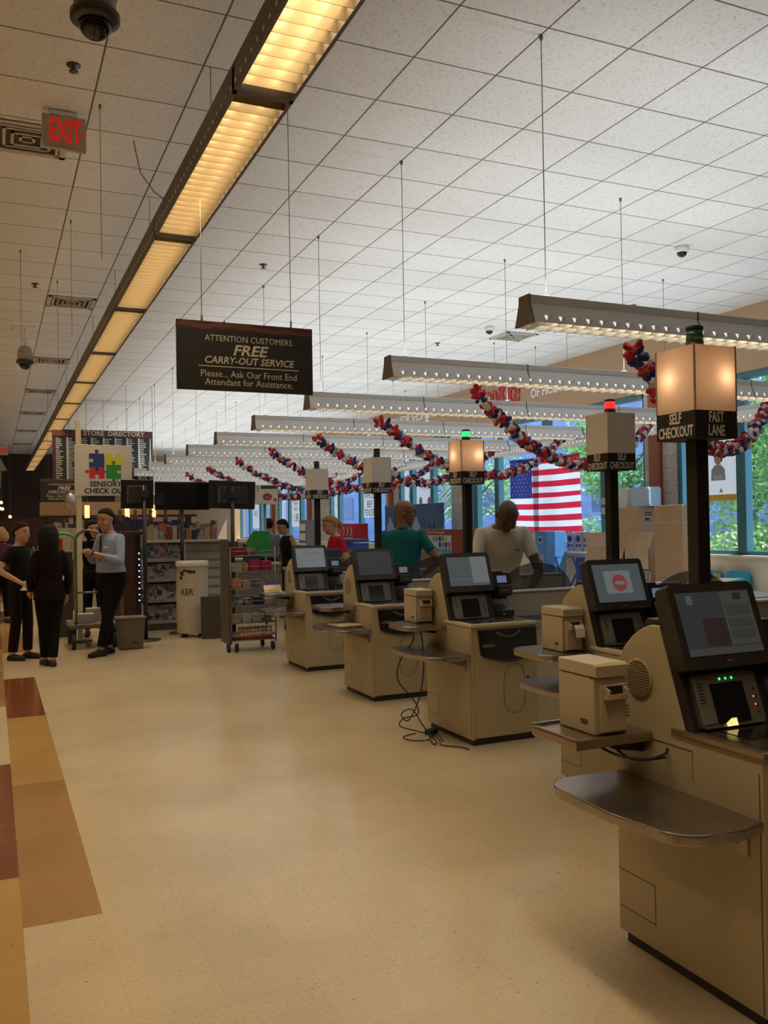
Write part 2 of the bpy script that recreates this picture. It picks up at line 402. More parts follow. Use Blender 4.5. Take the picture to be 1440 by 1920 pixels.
# soffit lettering
t = thing('wall_lettering', 'raised white and red letters on the tan wall above the windows', 'sign', (WX, 17.0, 4.1))
def wall_text(body, size, m, y, z, name, **k): lettering(body, size, m, t, T(-0.012, y-17.0, z-4.1) @ FACE_LEFT, name, extr=0.012, **k)
REDL = mat('red_letter_acrylic', (0.45, 0.02, 0.03), 0.35)
wall_text('THANK YOU FOR SHOPPING', 0.32, LETTER, 20.55, 4.26, 'white_letters', sx=0.93, offset=0.006)
wall_text('ShopRite', 0.78, REDL, 16.0, 4.26, 'red_letters', sx=0.68, shear=0.25, offset=0.012)
wall_text('OF HOBOKEN', 0.26, LETTER, 13.82, 4.11, 'white_letters', sx=0.95, offset=0.006)
# ---------------------------------------------------------------- outside
GROUND = mat('shaded_asphalt', (0.22, 0.24, 0.28), 0.9, var=0.2, vscale=1)
gm = MB(); gm.box(WX+0.3, 60, -20, 150, -0.3, -0.05); tag(gm.build('ground_outside', GROUND), kind='structure')
def leaf_mat(name, c1, c2):
    m, N, L, b = node_mat(name)
    tc = N.new('ShaderNodeTexCoord'); n = N.new('ShaderNodeTexNoise'); n.inputs['Scale'].default_value = 4
    cr = N.new('ShaderNodeValToRGB'); cr.color_ramp.elements[0].color = (*c1, 1); cr.color_ramp.elements[1].color = (*c2, 1)
    cr.color_ramp.elements[0].position = 0.35; cr.color_ramp.elements[1].position = 0.65
    L.new(tc.outputs['Object'], n.inputs['Vector']); L.new(n.outputs['Fac'], cr.inputs['Fac']); L.new(cr.outputs['Color'], b.inputs['Base Color'])
    b.inputs['Roughness'].default_value = 0.5
    ts = N.new('ShaderNodeBsdfTranslucent'); L.new(cr.outputs['Color'], ts.inputs['Color'])
    ms = N.new('ShaderNodeMixShader'); ms.inputs[0].default_value = 0.4
    L.new(b.outputs[0], ms.inputs[1]); L.new(ts.outputs[0], ms.inputs[2]); L.new(ms.outputs[0], N['Material Output'].inputs['Surface'])
    return m
LEAF1 = leaf_mat('green_leaves', (0.10, 0.30, 0.06), (0.30, 0.52, 0.16))
LEAF2 = leaf_mat('pale_green_leaves', (0.20, 0.42, 0.10), (0.50, 0.62, 0.26))
BARK = mat('grey_bark', (0.16, 0.13, 0.11), 0.9, var=0.3, vscale=8)
def leaves(n, rx, ry, rz, size, seed, shell=0.55):
    r = random.Random(seed); b = MB(); bm = b.bm
    lobes = [(Vector((r.uniform(-.6, .6)*rx, r.uniform(-.6, .6)*ry, r.uniform(-.5, .6)*rz)), r.uniform(.35, .6)) for _ in range(9)]
    for _ in range(n):
        c, k = r.choice(lobes); d = Vector((r.gauss(0, 1), r.gauss(0, 1), r.gauss(0, 1))).normalized()*(r.uniform(shell, 1.0)*k)
        p = c + Vector((d.x*rx, d.y*ry, d.z*rz))
        u = Vector((r.gauss(0, 1), r.gauss(0, 1), r.gauss(0, .6))).normalized(); v = u.orthogonal().normalized(); s_ = size*r.uniform(.6, 1.3)
        v = Matrix.Rotation(r.uniform(0, 6.28), 3, u) @ v
        vs = [bm.verts.new(p + u*s_*a + v*s_*w) for a, w in ((-1, 0), (-.2, .5), (.5, .42), (1, 0), (.5, -.42), (-.2, -.5))]
        bm.faces.new(vs)
    return b
def trunk_mb(h, r, seed, branches=6):
    rd = random.Random(seed); b = MB(); pts = [Vector((rd.uniform(-.1, .1)*i*.5, rd.uniform(-.1, .1)*i*.5, h*i/4)) for i in range(5)]
    b.tube(pts, [r*(1-.15*i) for i in range(5)], 8)
    for k in range(branches):
        s0 = pts[2].lerp(pts[4], k/branches); a = rd.uniform(0, 6.28); l = rd.uniform(.5, .9)*h*.6
        m_ = s0 + Vector((math.cos(a)*l*.5, math.sin(a)*l*.5, l*.5)); e = s0 + Vector((math.cos(a)*l, math.sin(a)*l, l*.75))
        b.tube([s0, m_, e], [r*.45, r*.28, r*.1], 6)
    return b
TREES = [  # x, y, trunk, crown radii, leaf count, label
    (16.0, 12.3, 2.4, (2.4, 2.6, 2.3), 5000, LEAF1, 'leafy green tree outside the window at the right edge of the picture'),
    (18.5, 17.3, 2.6, (2.6, 2.4, 2.2), 4500, LEAF2, 'pale green tree outside behind the tall cardboard boxes'),
    (21.0, 25.5, 2.7, (2.4, 2.4, 2.0), 3500, LEAF1, 'green tree outside seen past the hanging flag'),
    (22.0, 38.0, 2.6, (2.6, 3.0, 2.2), 3500, LEAF2, 'green tree outside seen through the far windows'),
]
for k, (x, y, h, rr, n_, lm, lab) in enumerate(TREES):
    t = thing('street_tree', lab, 'tree', (x, y, -0.05), group='trees outside the windows')
    trunk_mb(h+1.0, 0.14, 40+k).build('trunk', BARK, t)
    leaves(n_, rr[0], rr[1], rr[2], 0.10, 60+k).build('crown', lm, t, loc=(0, 0, h+0.9))
BUSHES = [(13.2, 13.0, 'round green bush outside under the window beside the black FAST LANE post'), (13.8, 16.0, 'green bush outside behind the tall cardboard cartons'),
          (12.6, 10.2, 'green bush outside at the right edge of the picture'), (14.5, 19.6, 'green bush outside the window left of the flag')]
for k, (x, y, lab) in enumerate(BUSHES):
    t = thing('bush', lab, 'bush', (x, y, -0.05), group='bushes outside the windows')
    trunk_mb(0.6, 0.05, 80+k).build('stem', BARK, t)
    leaves(2600, 1.15, 1.3, 0.85, 0.055, 90+k).build('foliage', LEAF2 if k % 2 == 0 else LEAF1, t, loc=(0, 0, 0.95))
# bare branching shrub, and an added backdrop building with blue shade put into its colour
t = thing('bare_tree', 'small bare pale tree outside beside the water cooler poster', 'tree', (12.5, 24.2, -0.05))
trunk_mb(2.6, 0.06, 5, 12).build('trunk', mat('pale_bark', (0.55, 0.52, 0.47), 0.8), t)
t = thing('facade_backdrop', 'added backdrop building across the street, coloured as blue shade', 'building', (34, 30, -0.05))
q = MB(); q.box(0, 3, -34, 110, 0, 15); q.build('wall', mat('blue_shade_wall', (0.27, 0.36, 0.56), 0.8, var=0.25, vscale=0.7), t)
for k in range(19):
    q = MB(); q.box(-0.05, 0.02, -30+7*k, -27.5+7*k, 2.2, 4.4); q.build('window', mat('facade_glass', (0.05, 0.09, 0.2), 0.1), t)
# ---------------------------------------------------------------- warm ceiling strip over the aisle
GOLD = mat('gold_anodised_louvre', (0.34, 0.27, 0.165), 0.3, 0.7)
HOUS = mat('dark_bronze_housing', (0.10, 0.075, 0.055), 0.5)
REFL = mat('lamp_reflector', (0.80, 0.68, 0.45), 0.5)
TUBEW = mat('warm_fluorescent_tube', (1, 0.9, 0.7), 0.4, emit=(1.0, 0.82, 0.52), estr=6.0)
SX0, SX1, SZ = 1.16, 1.485, 3.85
def strip_lamp(name, label, x0, x1, y_first, nmod, detail=True):
    t = thing(name, label, 'ceiling light', ((x0+x1)/2, y_first, SZ))
    w = (x1-x0)/2; ml = 2.44
    for k in range(nmod):
        y0 = k*ml
        h = MB()
        h.box(-w, -w+0.02, y0, y0+ml, 0.0, 0.13); h.box(w-0.02, w, y0, y0+ml, 0.0, 0.13); h.box(-w, w, y0, y0+ml, 0.13, 0.15)
        h.box(-w, w, y0, y0+0.02, 0.0, 0.13); h.box(-w, w, y0+ml-0.02, y0+ml, 0.0, 0.13)
        hz = h.build('housing', HOUS, t)
        if detail:
            r = MB(); r.box(-w+0.02, w-0.02, y0+0.02, y0+ml-0.02, 0.118, 0.128); r.build('reflector', REFL, t)
            lv = MB(); nb = 24
            for i in range(1, nb):
                y = y0 + ml*i/nb
                lv.prism([(y-0.004, 0.062), (y+0.004, 0.062), (y+0.0015, 0.0), (y-0.0015, 0.0)], 'x', -w+0.02, w-0.02)
            lv.build('louver', GOLD, t)
            for s_ in (-0.07, 0.07):
                tb = MB(); tb.tube([(s_, y0+0.1, 0.092), (s_, y0+ml-0.1, 0.092)], 0.016, 8); tb.build('fluorescent_tube', TUBEW, t)
            if k % 1 == 0:
                sl = MB()
                for i in range(24):
                    y = y0 + ml*(i+0.5)/24; sl.box(-w-0.002, -w+0.001, y-0.012, y+0.012, 0.03, 0.05)
                tag(sl.build('side_slots', REFL, t), kind='stuff')
        lamp('strip_light_source', 'AREA', (0, y0+ml/2, 0.07 if detail else -0.002), STRIP_W, WARM, size=2*w-0.06, size_y=ml-0.25, spread=math.radians(125), parent=t)
        # hanger wire
        hw = MB(); hw.tube([(0, y0+1.19, 0.15), (0, y0+1.19, CEIL-SZ)], 0.003, 5); hw.build('hanger_wire', WIRE, t)
    return t
strip_lamp('strip_light', 'long warm glowing louvered ceiling strip light running down the aisle', SX0, SX1, 4.43-2.44*2, 15)
for x in (-2.2, -5.6):  # unseen strips added on the left to warm the floor
    strip_lamp('strip_light', 'added unseen warm strip light over the %s aisle on the left' % ('nearer' if x > -3 else 'farther'), x-0.16, x+0.16, 4.43-2.44*1, 8, detail=False)
# ---------------------------------------------------------------- lane lights across the checkouts
TUBEC = mat('cool_fluorescent_tube', (1, 1, 1), 0.4, emit=(1.0, 0.93, 0.80), estr=2.0)
LOUV = mat('cream_louvre', (0.62, 0.54, 0.40), 0.4)
SLOT = mat('lit_slot', (0.9, 0.9, 0.85), 0.5, emit=(1.0, 0.95, 0.84), estr=0.75)
ENDC = mat('bronze_end_cap', (0.16, 0.13, 0.10), 0.5)
JOINT = mat('joint_gasket', (0.03, 0.03, 0.03), 0.6)
# profile in (across, z): narrow top rail, flared skirt
PROF_T = [(-0.055, 0.0), (0.055, 0.0), (0.055, -0.045), (-0.055, -0.045)]
def cross_light(length, seams):
    """local x runs along the lamp, z=0 is its top"""
    t = thing('lane_light', 'x', 'ceiling light', (0, 0, 0))
    h = MB()
    h.box(0.0, length, -0.055, 0.055, -0.05, 0.0, 0.006)
    # two sloping skirts, hollow inside
    for s_ in (-1, 1):
        pts = [(s_*0.05, -0.05), (s_*0.10, -0.175), (s_*0.094, -0.175), (s_*0.042, -0.055)]
        h.prism(pts, 'x', 0.0, length)
    h.build('housing', ALU, t)
    for x in (-0.012, length):
        e = MB(); e.prism([(-0.055, 0.002), (0.055, 0.002), (0.058, -0.05), (0.103, -0.178), (-0.103, -0.178), (-0.058, -0.05)], 'x', x, x+0.012); e.build('end_cap', ENDC, t)
    lv = MB(); n = int(length/0.102)
    for i in range(n):
        x = 0.06 + i*0.102
        lv.prism([(x, -0.187), (x+0.005, -0.187), (x+0.062, -0.132), (x+0.056, -0.132)], 'y', -0.097, 0.097)
    lv.box(0.0, length, -0.003, 0.003, -0.17, -0.13)
    lv.build('louver', LOUV, t)
    sl = MB()
    for i in range(n):
        x = 0.09 + i*0.102
        for s_ in (-1, 1):
            # small triangular light slot low on the skirt
            A = [(x-0.011, s_*0.0825, -0.128), (x+0.011, s_*0.0825, -0.128), (x, s_*0.0965, -0.163)]
            sl.poly([(p[0], p[1] + s_*0.0015, p[2]) for p in A])
    tag(sl.build('light_slots', SLOT, t), kind='stuff')
    jb = MB()
    for x in seams:
        jb.box(x-0.004, x+0.004, -0.057, 0.057, -0.052, 0.002)
        for s_ in (-1, 1): jb.prism([(s_*0.052, -0.05), (s_*0.103, -0.178), (s_*0.099, -0.178), (s_*0.048, -0.05)], 'x', x-0.004, x+0.004)
    if seams: jb.build('joint', JOINT, t)
    tb = MB(); tb.tube([(0.08, 0, -0.085), (length-0.08, 0, -0.085)], 0.018, 8); tb.build('fluorescent_tube', TUBEC, t)
    return t
def hanger(t, x, z0, thick=0.003):
    hw = MB(); hw.tube([(x, 0, 0.0), (x, 0, z0)], thick, 5); hw.box(x-0.02, x+0.02, -0.012, 0.012, 0.0, 0.02); hw.tube([(x, 0, z0-0.03), (x, 0, z0)], 0.012, 6)
    hw.build('hanger_rod', WIRE, t)
LEN = 4.9
proto = cross_light(LEN, [1.31, 2.62, 3.93])
ORD = ['nearest', 'second nearest', 'third nearest', 'fourth nearest', 'fifth nearest', 'sixth nearest', 'seventh nearest', 'eighth nearest', 'ninth nearest', 'tenth nearest', 'eleventh nearest', 'twelfth nearest', 'thirteenth nearest', 'fourteenth nearest', 'fifteenth nearest']
LTOP = 2.965
for k in range(15):
    t = proto if k == 0 else copy_tree(proto)
    y = 4.485 + 2.02*k
    t.location = (2.96, y, LTOP)
    tag(t, '%s of the grey louvered lane lights hung across the checkouts' % ORD[k], group='lane lights across the checkouts')
for k, t in enumerate([o for o in COL.objects if o.name.startswith('lane_light')]):
    for x in (0.15, 2.4, 4.7): hanger(t, x, CEIL-LTOP)
    lamp('lane_light_uplight', 'AREA', (LEN/2, 0, 0.012), UP_W, COOL, rot=(PI, 0, 0), size=LEN-0.2, size_y=0.10, parent=t)
    lamp('lane_light_source', 'AREA', (LEN/2, 0, -0.105), DOWN_W, (1, .93, .82), size=LEN-0.2, size_y=0.06, parent=t)
# window-side run, parallel to the windows
t = cross_light(30.0, [2.44*i for i in range(1, 13)])
t.name = 'window_light'
tag(t, 'long grey louvered light running in front of the windows', group=None); t.location = (8.5, 7.0, 2.98); t.rotation_euler = (0, 0, PI/2)
for i in range(12): hanger(t, 0.4 + 2.6*i, CEIL-2.98)
lamp('window_light_uplight', 'AREA', (15, 0, 0.012), UP_W*3.5, COOL, rot=(PI, 0, 0), size=29.5, size_y=0.10, parent=t)
# ---------------------------------------------------------------- ceiling fittings
def dome_camera(x, y, drop, label, plate=True):
    t = thing('dome_camera', label, 'security camera', (x, y, CEIL))
    if drop > 0.25:
        b = MB(); b.box(-0.15, 0.15, -0.15, 0.15, -0.012, 0, 0.004); b.build('ceiling_plate', WHITE, t)
        b = MB(); b.tube([(0, 0, -0.012), (0, 0, -drop+0.02)], 0.016, 10); b.tube([(0, 0, -drop*0.55), (0, 0, -drop*0.55-0.05)], 0.03, 10); b.build('drop_pipe', WHITE, t)
    b = MB(); b.lathe([(0.02, -drop+0.03), (0.06, -drop+0.02), (0.095, -drop-0.02), (0.105, -drop-0.06), (0.105, -drop-0.20)], 28); b.build('housing', mat('camera_housing', (0.45, 0.42, 0.37), 0.5), t)
    b = MB(); b.lathe([(0.105, -drop-0.18), (0.122, -drop-0.19), (0.122, -drop-0.225), (0.085, -drop-0.24)], 28); b.build('rim', mat('camera_rim', (0.03, 0.03, 0.034), 0.4), t)
    b = MB(); b.lathe([(0.085*math.cos(a*PI/12), -drop-0.235-0.085*math.sin(a*PI/12)) for a in range(0, 7)], 24)
    b.build('dome', GLASSB, t)
    return t
dome_camera(0.50, 4.62, 0.19, 'grey security camera with smoked dome at the top left corner')
dome_camera(0.463, 14.0, 0.30, 'white security camera hanging on a pipe over the aisle')
def mini_dome(x, y, label):
    t = thing('mini_dome_camera', label, 'security camera', (x, y, CEIL))
    b = MB(); b.lathe([(0.075, 0), (0.075, -0.05), (0.06, -0.065)], 24); b.build('housing', WHITE, t)
    b = MB(); b.lathe([(0.056*math.cos(a*PI/12), -0.06-0.056*math.sin(a*PI/12)) for a in range(0, 7)], 20); b.build('dome', GLASSB, t)
mini_dome(6.95, 7.43, 'small white dome camera on the ceiling above the nearest lane light')
mini_dome(6.98, 11.58, 'small white dome camera on the ceiling further back beside the vent')
def sprinkler(x, y, label):
    t = thing('sprinkler', label, 'sprinkler', (x, y, CEIL), group='ceiling sprinkler heads')
    b = MB(); b.lathe([(0.045, 0), (0.045, -0.006), (0.012, -0.012), (0.012, -0.035)], 16); b.build('escutcheon', DKGREY, t)
    b = MB(); b.lathe([(0.006, -0.035), (0.03, -0.04), (0.03, -0.045), (0.004, -0.05)], 12); b.build('deflector', DKGREY, t)
for x, y, l in ((0.506, 5.93, 'dark sprinkler head on the ceiling just under the top left camera'), (0.50, 11.43, 'dark sprinkler head on the ceiling left of the second vent'),
                (2.86, 9.69, 'small sprinkler head on the ceiling above the carry-out sign'), (8.18, 9.71, 'sprinkler head on the ceiling right over the nearest lane light'), (6.78, 12.91, 'sprinkler head on the ceiling behind the nearest lane light')):
    sprinkler(x, y, l)
def vent(x0, x1, y0, y1, label):
    t = thing('ceiling_vent', label, 'vent', ((x0+x1)/2, (y0+y1)/2, CEIL), group='square louvered ceiling vents')
    hx, hy = (x1-x0)/2, (y1-y0)/2; VM = mat('vent_enamel', (0.52, 0.46, 0.37), 0.5)
    b = MB(); b.box(-hx, hx, -hy, hy, -0.006, -0.002); b.build('back_plate', BLACK, t)
    f = MB()
    for k in range(5):
        s_ = 1 - k*0.2; a, c = hx*s_, hy*s_; w = hx*0.075 if k else hx*0.16; z = -0.012 - 0.006*(k % 2)
        f.box(-a, a, -c, -c+w, z, -0.004); f.box(-a, a, c-w, c, z, -0.004); f.box(-a, -a+w, -c, c, z, -0.004); f.box(a-w, a, -c, c, z, -0.004)
    f.build('louvers', VM, t)
vent(-0.02, 0.56, 6.90, 7.48, 'square ceiling vent behind the exit sign')
for k, y in enumerate((12.2, 16.55, 20.3, 24.2, 28.6, 33.0)):
    vent(0.68, 1.27, y-0.29, y+0.29, ['ceiling vent left of the strip light, first beyond the exit sign', 'ceiling vent beside the hanging pipe camera', 'third ceiling vent along the strip light beyond the exit sign', 'fourth ceiling vent along the strip light beyond the exit sign', 'fifth ceiling vent along the strip light beyond the exit sign', 'last ceiling vent along the strip light'][k])
vent(7.42, 8.0, 11.75, 12.33, 'dark square ceiling vent behind the nearest lane light')
b = MB(); b.lathe([(0.11, 0), (0.11, -0.006), (0.09, -0.012)], 28)
tag(b.build('ceiling_speaker', mat('speaker_grille', (0.6, 0.58, 0.52), 0.7), loc=(7.95, 11.6, CEIL)), 'round pale ceiling speaker beside the square vent', 'speaker')
# exit sign
def exit_sign(x, y, z, label, glow=0.25, k=1.0):
    t = thing('exit_sign', label, 'exit sign', (x, y, z)); t.scale = (k, k, k)
    b = MB(); b.box(-0.135, 0.135, -0.022, 0.022, -0.108, 0.108, 0.006); b.build('face', mat('exit_sign_plastic', (0.50, 0.43, 0.36), 0.5), t)
    b = MB(); b.box(-0.085, 0.085, -0.03, 0.03, 0.11, 0.135, 0.004); b.tube([(0, 0, 0.135), (0, 0, (CEIL-z)/k)], 0.012, 8); b.build('bracket', WHITE, t)
    R = mat('exit_red', (0.75, 0.02, 0.015), 0.5, emit=(1, 0.02, 0.01), estr=glow)
    lettering('EXIT', 0.205, R, t, T(0.008, -0.0235, 0) @ FACE_CAM, sx=0.48, offset=0.006)
    lettering('>', 0.07, R, t, T(0.118, -0.0235, 0) @ FACE_CAM, name='arrow', offset=0.002)
exit_sign(0.495, 6.63, 4.434, 'grey exit sign with red letters hung by the ceiling vent', k=1.105)
exit_sign(0.30, 28.0, 3.9, 'small glowing red exit sign far down the aisle at the left edge', 1.2)
exit_sign(9.0, 23.0, 4.25, 'small exit sign at the ceiling before the tan window wall', 0.15)
# black carry-out signs
WOODH = None
m, N, L, b_ = node_mat('wood_swirl_header')
tc = N.new('ShaderNodeTexCoord'); w_ = N.new('ShaderNodeTexWave'); w_.wave_type = 'RINGS'; w_.inputs['Scale'].default_value = 6; w_.inputs['Distortion'].default_value = 6
cr = N.new('ShaderNodeValToRGB'); cr.color_ramp.elements[0].color = (0.055, 0.018, 0.012, 1); cr.color_ramp.elements[1].color = (0.13, 0.045, 0.03, 1)
L.new(tc.outputs['Object'], w_.inputs['Vector']); L.new(w_.outputs['Fac'], cr.inputs['Fac']); L.new(cr.outputs['Color'], b_.inputs['Base Color']); b_.inputs['Roughness'].default_value = 0.5
SIGNB = mat('sign_black', (0.014, 0.014, 0.014), 0.55)
CREAML = mat('cream_lettering', (0.60, 0.55, 0.44), 0.6)
def carry_sign(x0, y, z0, w, h, label):
    t = thing('hanging_sign', label, 'sign', (x0+w/2, y, z0))
    b = MB(); b.box(-w/2, w/2, -0.012, 0.012, 0, h); b.build('panel', SIGNB, t)
    b = MB(); b.box(-w/2, w/2, -0.0125, 0.0125, h*0.885, h+0.001); b.build('header', MATS['wood_swirl_header'], t)
    f = lambda s_, sz, zz, **k: lettering(s_, sz*h, CREAML, t, T(0.02*w, -0.0135, zz*h) @ FACE_CAM, **k)
    f('ATTENTION CUSTOMERS', 0.125, 0.76, sx=0.92)
    f('FREE', 0.215, 0.595, sx=1.15, shear=0.25, offset=0.0022)
    f('CARRY-OUT SERVICE', 0.145, 0.44, sx=0.98, shear=0.2, offset=0.0012)
    b = MB(); b.box(-0.35*w, 0.39*w, -0.0145, -0.0125, 0.345*h, 0.357*h); b.build('underline', CREAML, t)
    f('Please... Ask Our Front End', 0.14, 0.24, sx=0.93); f('Attendant for Assistance.', 0.14, 0.12, sx=0.93)
    for dx in (-0.32*w, 0.34*w):
        b = MB(); zt = (SZ if (h > .472 and dx < 0) else CEIL) - z0; b.tube([(dx, 0, h), (dx, 0, zt)], 0.0028, 5); b.tube([(dx, 0, h), (dx, 0, h+0.05)], 0.007, 6); b.build('hanging_wire', WIRE, t)
    return t
carry_sign(1.152, 6.0, 2.54, 0.972, 0.474, 'black FREE CARRY-OUT SERVICE sign hung large in front of the lane lights')
carry_sign(0.88, 18.9, 2.16, 0.86, 0.45, 'small distant black carry-out sign below the store directory')
# store directory
t = thing('store_directory', 'large STORE DIRECTORY board hung on wires beyond the strip light', 'sign', (2.34, 21.0, 2.62))
b = MB(); b.box(-1.08, 1.08, -0.03, 0.03, 0, 1.1); b.build('panel', SIGNB, t)
b = MB(); b.box(-1.1, 1.1, -0.05, 0.05, 1.07, 1.225, 0.008); b.box(-1.10, -1.06, -0.04, 0.04, 0, 1.1); b.box(1.06, 1.10, -0.04, 0.04, 0, 1.1); b.box(-1.1, 1.1, -0.04, 0.04, -0.05, 0); b.build('header_frame', mat('maroon_frame', (0.085, 0.022, 0.018), 0.45), t)
lettering('STORE  DIRECTORY', 0.15, CREAML, t, T(0.24, -0.052, 1.148) @ FACE_CAM, sx=1.0, offset=0.003)
b = MB()
for k in range(8): b.box(-0.80+0.262*k, -0.765+0.262*k, -0.034, -0.03, 0.03, 1.06)
b.build('column_strips', mat('pale_strip', (0.5, 0.48, 0.44), 0.6), t)
b = MB(); rd = random.Random(3)
for k in range(8):
    for j in range(24):
        w = rd.uniform(0.07, 0.17); x = -1.03+0.262*k; z = 1.03-0.042*j
        b.box(x, x+w, -0.033, -0.03, z-0.011, z+0.002)
b.build('listing_lines', LETTER, t)
for dx in (-0.75, 0, 0.9):
    b = MB(); b.tube([(dx, 0, 1.225), (dx, 0, CEIL-2.62)], 0.004, 5); b.build('hanging_wire', WIRE, t)
# other thin wires that drop from the ceiling on the left, holding the small aisle ornaments
def house_ornament(x, y, z):
    t = thing('aisle_marker', 'pale house shaped hanging cut-out at the left edge of the picture', 'sign', (x, y, z))
    b = MB(); b.prism([(-0.22, 0), (0.16, 0), (0.16, 0.42), (0.30, 0.42), (0.12, 0.78), (-0.05, 1.05), (-0.22, 0.78)], 'y', -0.02, 0.02, bev=0.006); b.build('board', mat('pale_grey_board', (0.30, 0.31, 0.28), 0.6), t)
    b = MB()
    for zz in (1.17, 1.36): 
        b.tube([(0.05+0.10*math.cos(a*PI/8), 0, zz+0.09*math.sin(a*PI/8)) for a in range(17)], 0.018, 6, caps=False)
    b.build('rings', mat('pale_green_ring', (0.25, 0.34, 0.26), 0.6), t)
    b = MB(); b.tube([(0.05, 0, 1.45), (0.05, 0, CEIL-z)], 0.004, 5); b.build('hanging_wire', WIRE, t)
house_ornament(0.02, 22.0, 2.55)
for k, (x, y) in enumerate(((0.72, 6.42), (0.72, 8.95), (0.74, 11.2), (0.30, 10.1))):
    b = MB(); b.tube([(0, 0, 0), (0, 0, -1.1)], 0.0022, 5); b.tube([(0, 0, 0), (0, 0, -0.03)], 0.009, 6)
    tag(b.build('ceiling_wire', WIRE, loc=(x, y, CEIL)), ['thin loose wire hanging from the ceiling right of the exit sign', 'thin loose wire hanging left of the strip light above the second vent', 'thin loose wire hanging by the hanging pipe camera', 'thin loose wire with a dark clip hanging near the left edge'][k], 'wire', 'thin wires hanging from the ceiling')
b = MB(); b.tube([(0, 0, 0), (0.06, 0.1, -0.18), (0.16, 0.12, -0.3), (0.26, 0.1, -0.37)], 0.004, 5)
tag(b.build('loose_cable', WIRE, loc=(0.93, 6.3, 4.32)), 'curled loose cable end beside the strip light', 'cable')
# sensory check out pole sign
t = thing('pole_sign', 'white SENSORY CHECK OUT sign with puzzle pieces on a cream pole', 'sign', (1.126, 13.2, 0)); t.scale = (1.048, 1.048, 1.0)
b = MB(); b.box(-0.035, 0.035, -0.035, 0.035, 0, 3.15, 0.004); b.build('pole', mat('cream_pole', (0.62, 0.54, 0.38), 0.5), t)
b = MB(); b.box(-0.055, 0.70, -0.05, -0.038, 2.07, 2.80, 0.003); b.build('panel', mat('white_sign_board', (0.62, 0.58, 0.52), 0.6), t)
b = MB(); b.lathe([(0.16, 0), (0.16, 0.012), (0.05, 0.02)], 24); b.build('base', DKGREY, t)
def jigsaw(cx, cz, s, tabs):
    # tabs: right, top, left, bottom: +1 knob, -1 hole
    pts = []
    dirs = [((1, 0), (0, 1)), ((0, 1), (-1, 0)), ((-1, 0), (0, -1)), ((0, -1), (1, 0))]
    for (n_, d), tb in zip(dirs, tabs):
        a = Vector((n_[0]*s - d[0]*s, n_[1]*s - d[1]*s)); dv = Vector(d); nv = Vector(n_)
        pts.append(a)
        if tb:
            c = a + dv*s + nv*(tb*s*0.30); r_ = s*0.27
            st = a + dv*s*0.87; pts.append(st)
            for k in range(9):
                an = math.radians(-60 + 300*k/8); 
                pts.append(c + dv*(-math.sin(math.radians(30)+0)*0) + (-dv*math.cos(math.radians(240-300*k/8))*-1*r_*1.0 if False else (dv*(-math.cos(math.radians(-60+300*k/8))) + nv*tb*math.sin(math.radians(-60+300*k/8)))*r_))
            pts.append(a + dv*s*1.13)
    return [(cx+p.x, cz+p.y) for p in pts]
for (cx, cz, col, nm, tabs) in ((0.245, 2.545, (0.02, 0.04, 0.17), 'blue', (0, 1, -1, 1)), (0.465, 2.545, (0.62, 0.58, 0.05), 'yellow', (1, -1, 1, 0)),
                               (0.245, 2.385, (0.50, 0.03, 0.035), 'red', (1, 0, 1, -1)), (0.465, 2.385, (0.03, 0.25, 0.05), 'green', (-1, 1, 0, 1))):
    b = MB(); P = jigsaw(cx-0.0, cz, 0.10, tabs)
    P = [(a-0.01, z+0.03) for a, z in P]
    b.prism(P, 'y', -0.0535 - (0.0006 if nm in ('blue', 'green') else 0), -0.05)
    o = b.build('puzzle_piece', mat('puzzle_'+nm, col, 0.6), t); o['label'] = nm + ' puzzle piece'
lettering('SENSORY\nCHECK OUT', 0.105, LETTERB, t, T(0.35, -0.0525, 2.185) @ FACE_CAM, sx=0.95, offset=0.003, line=0.95)
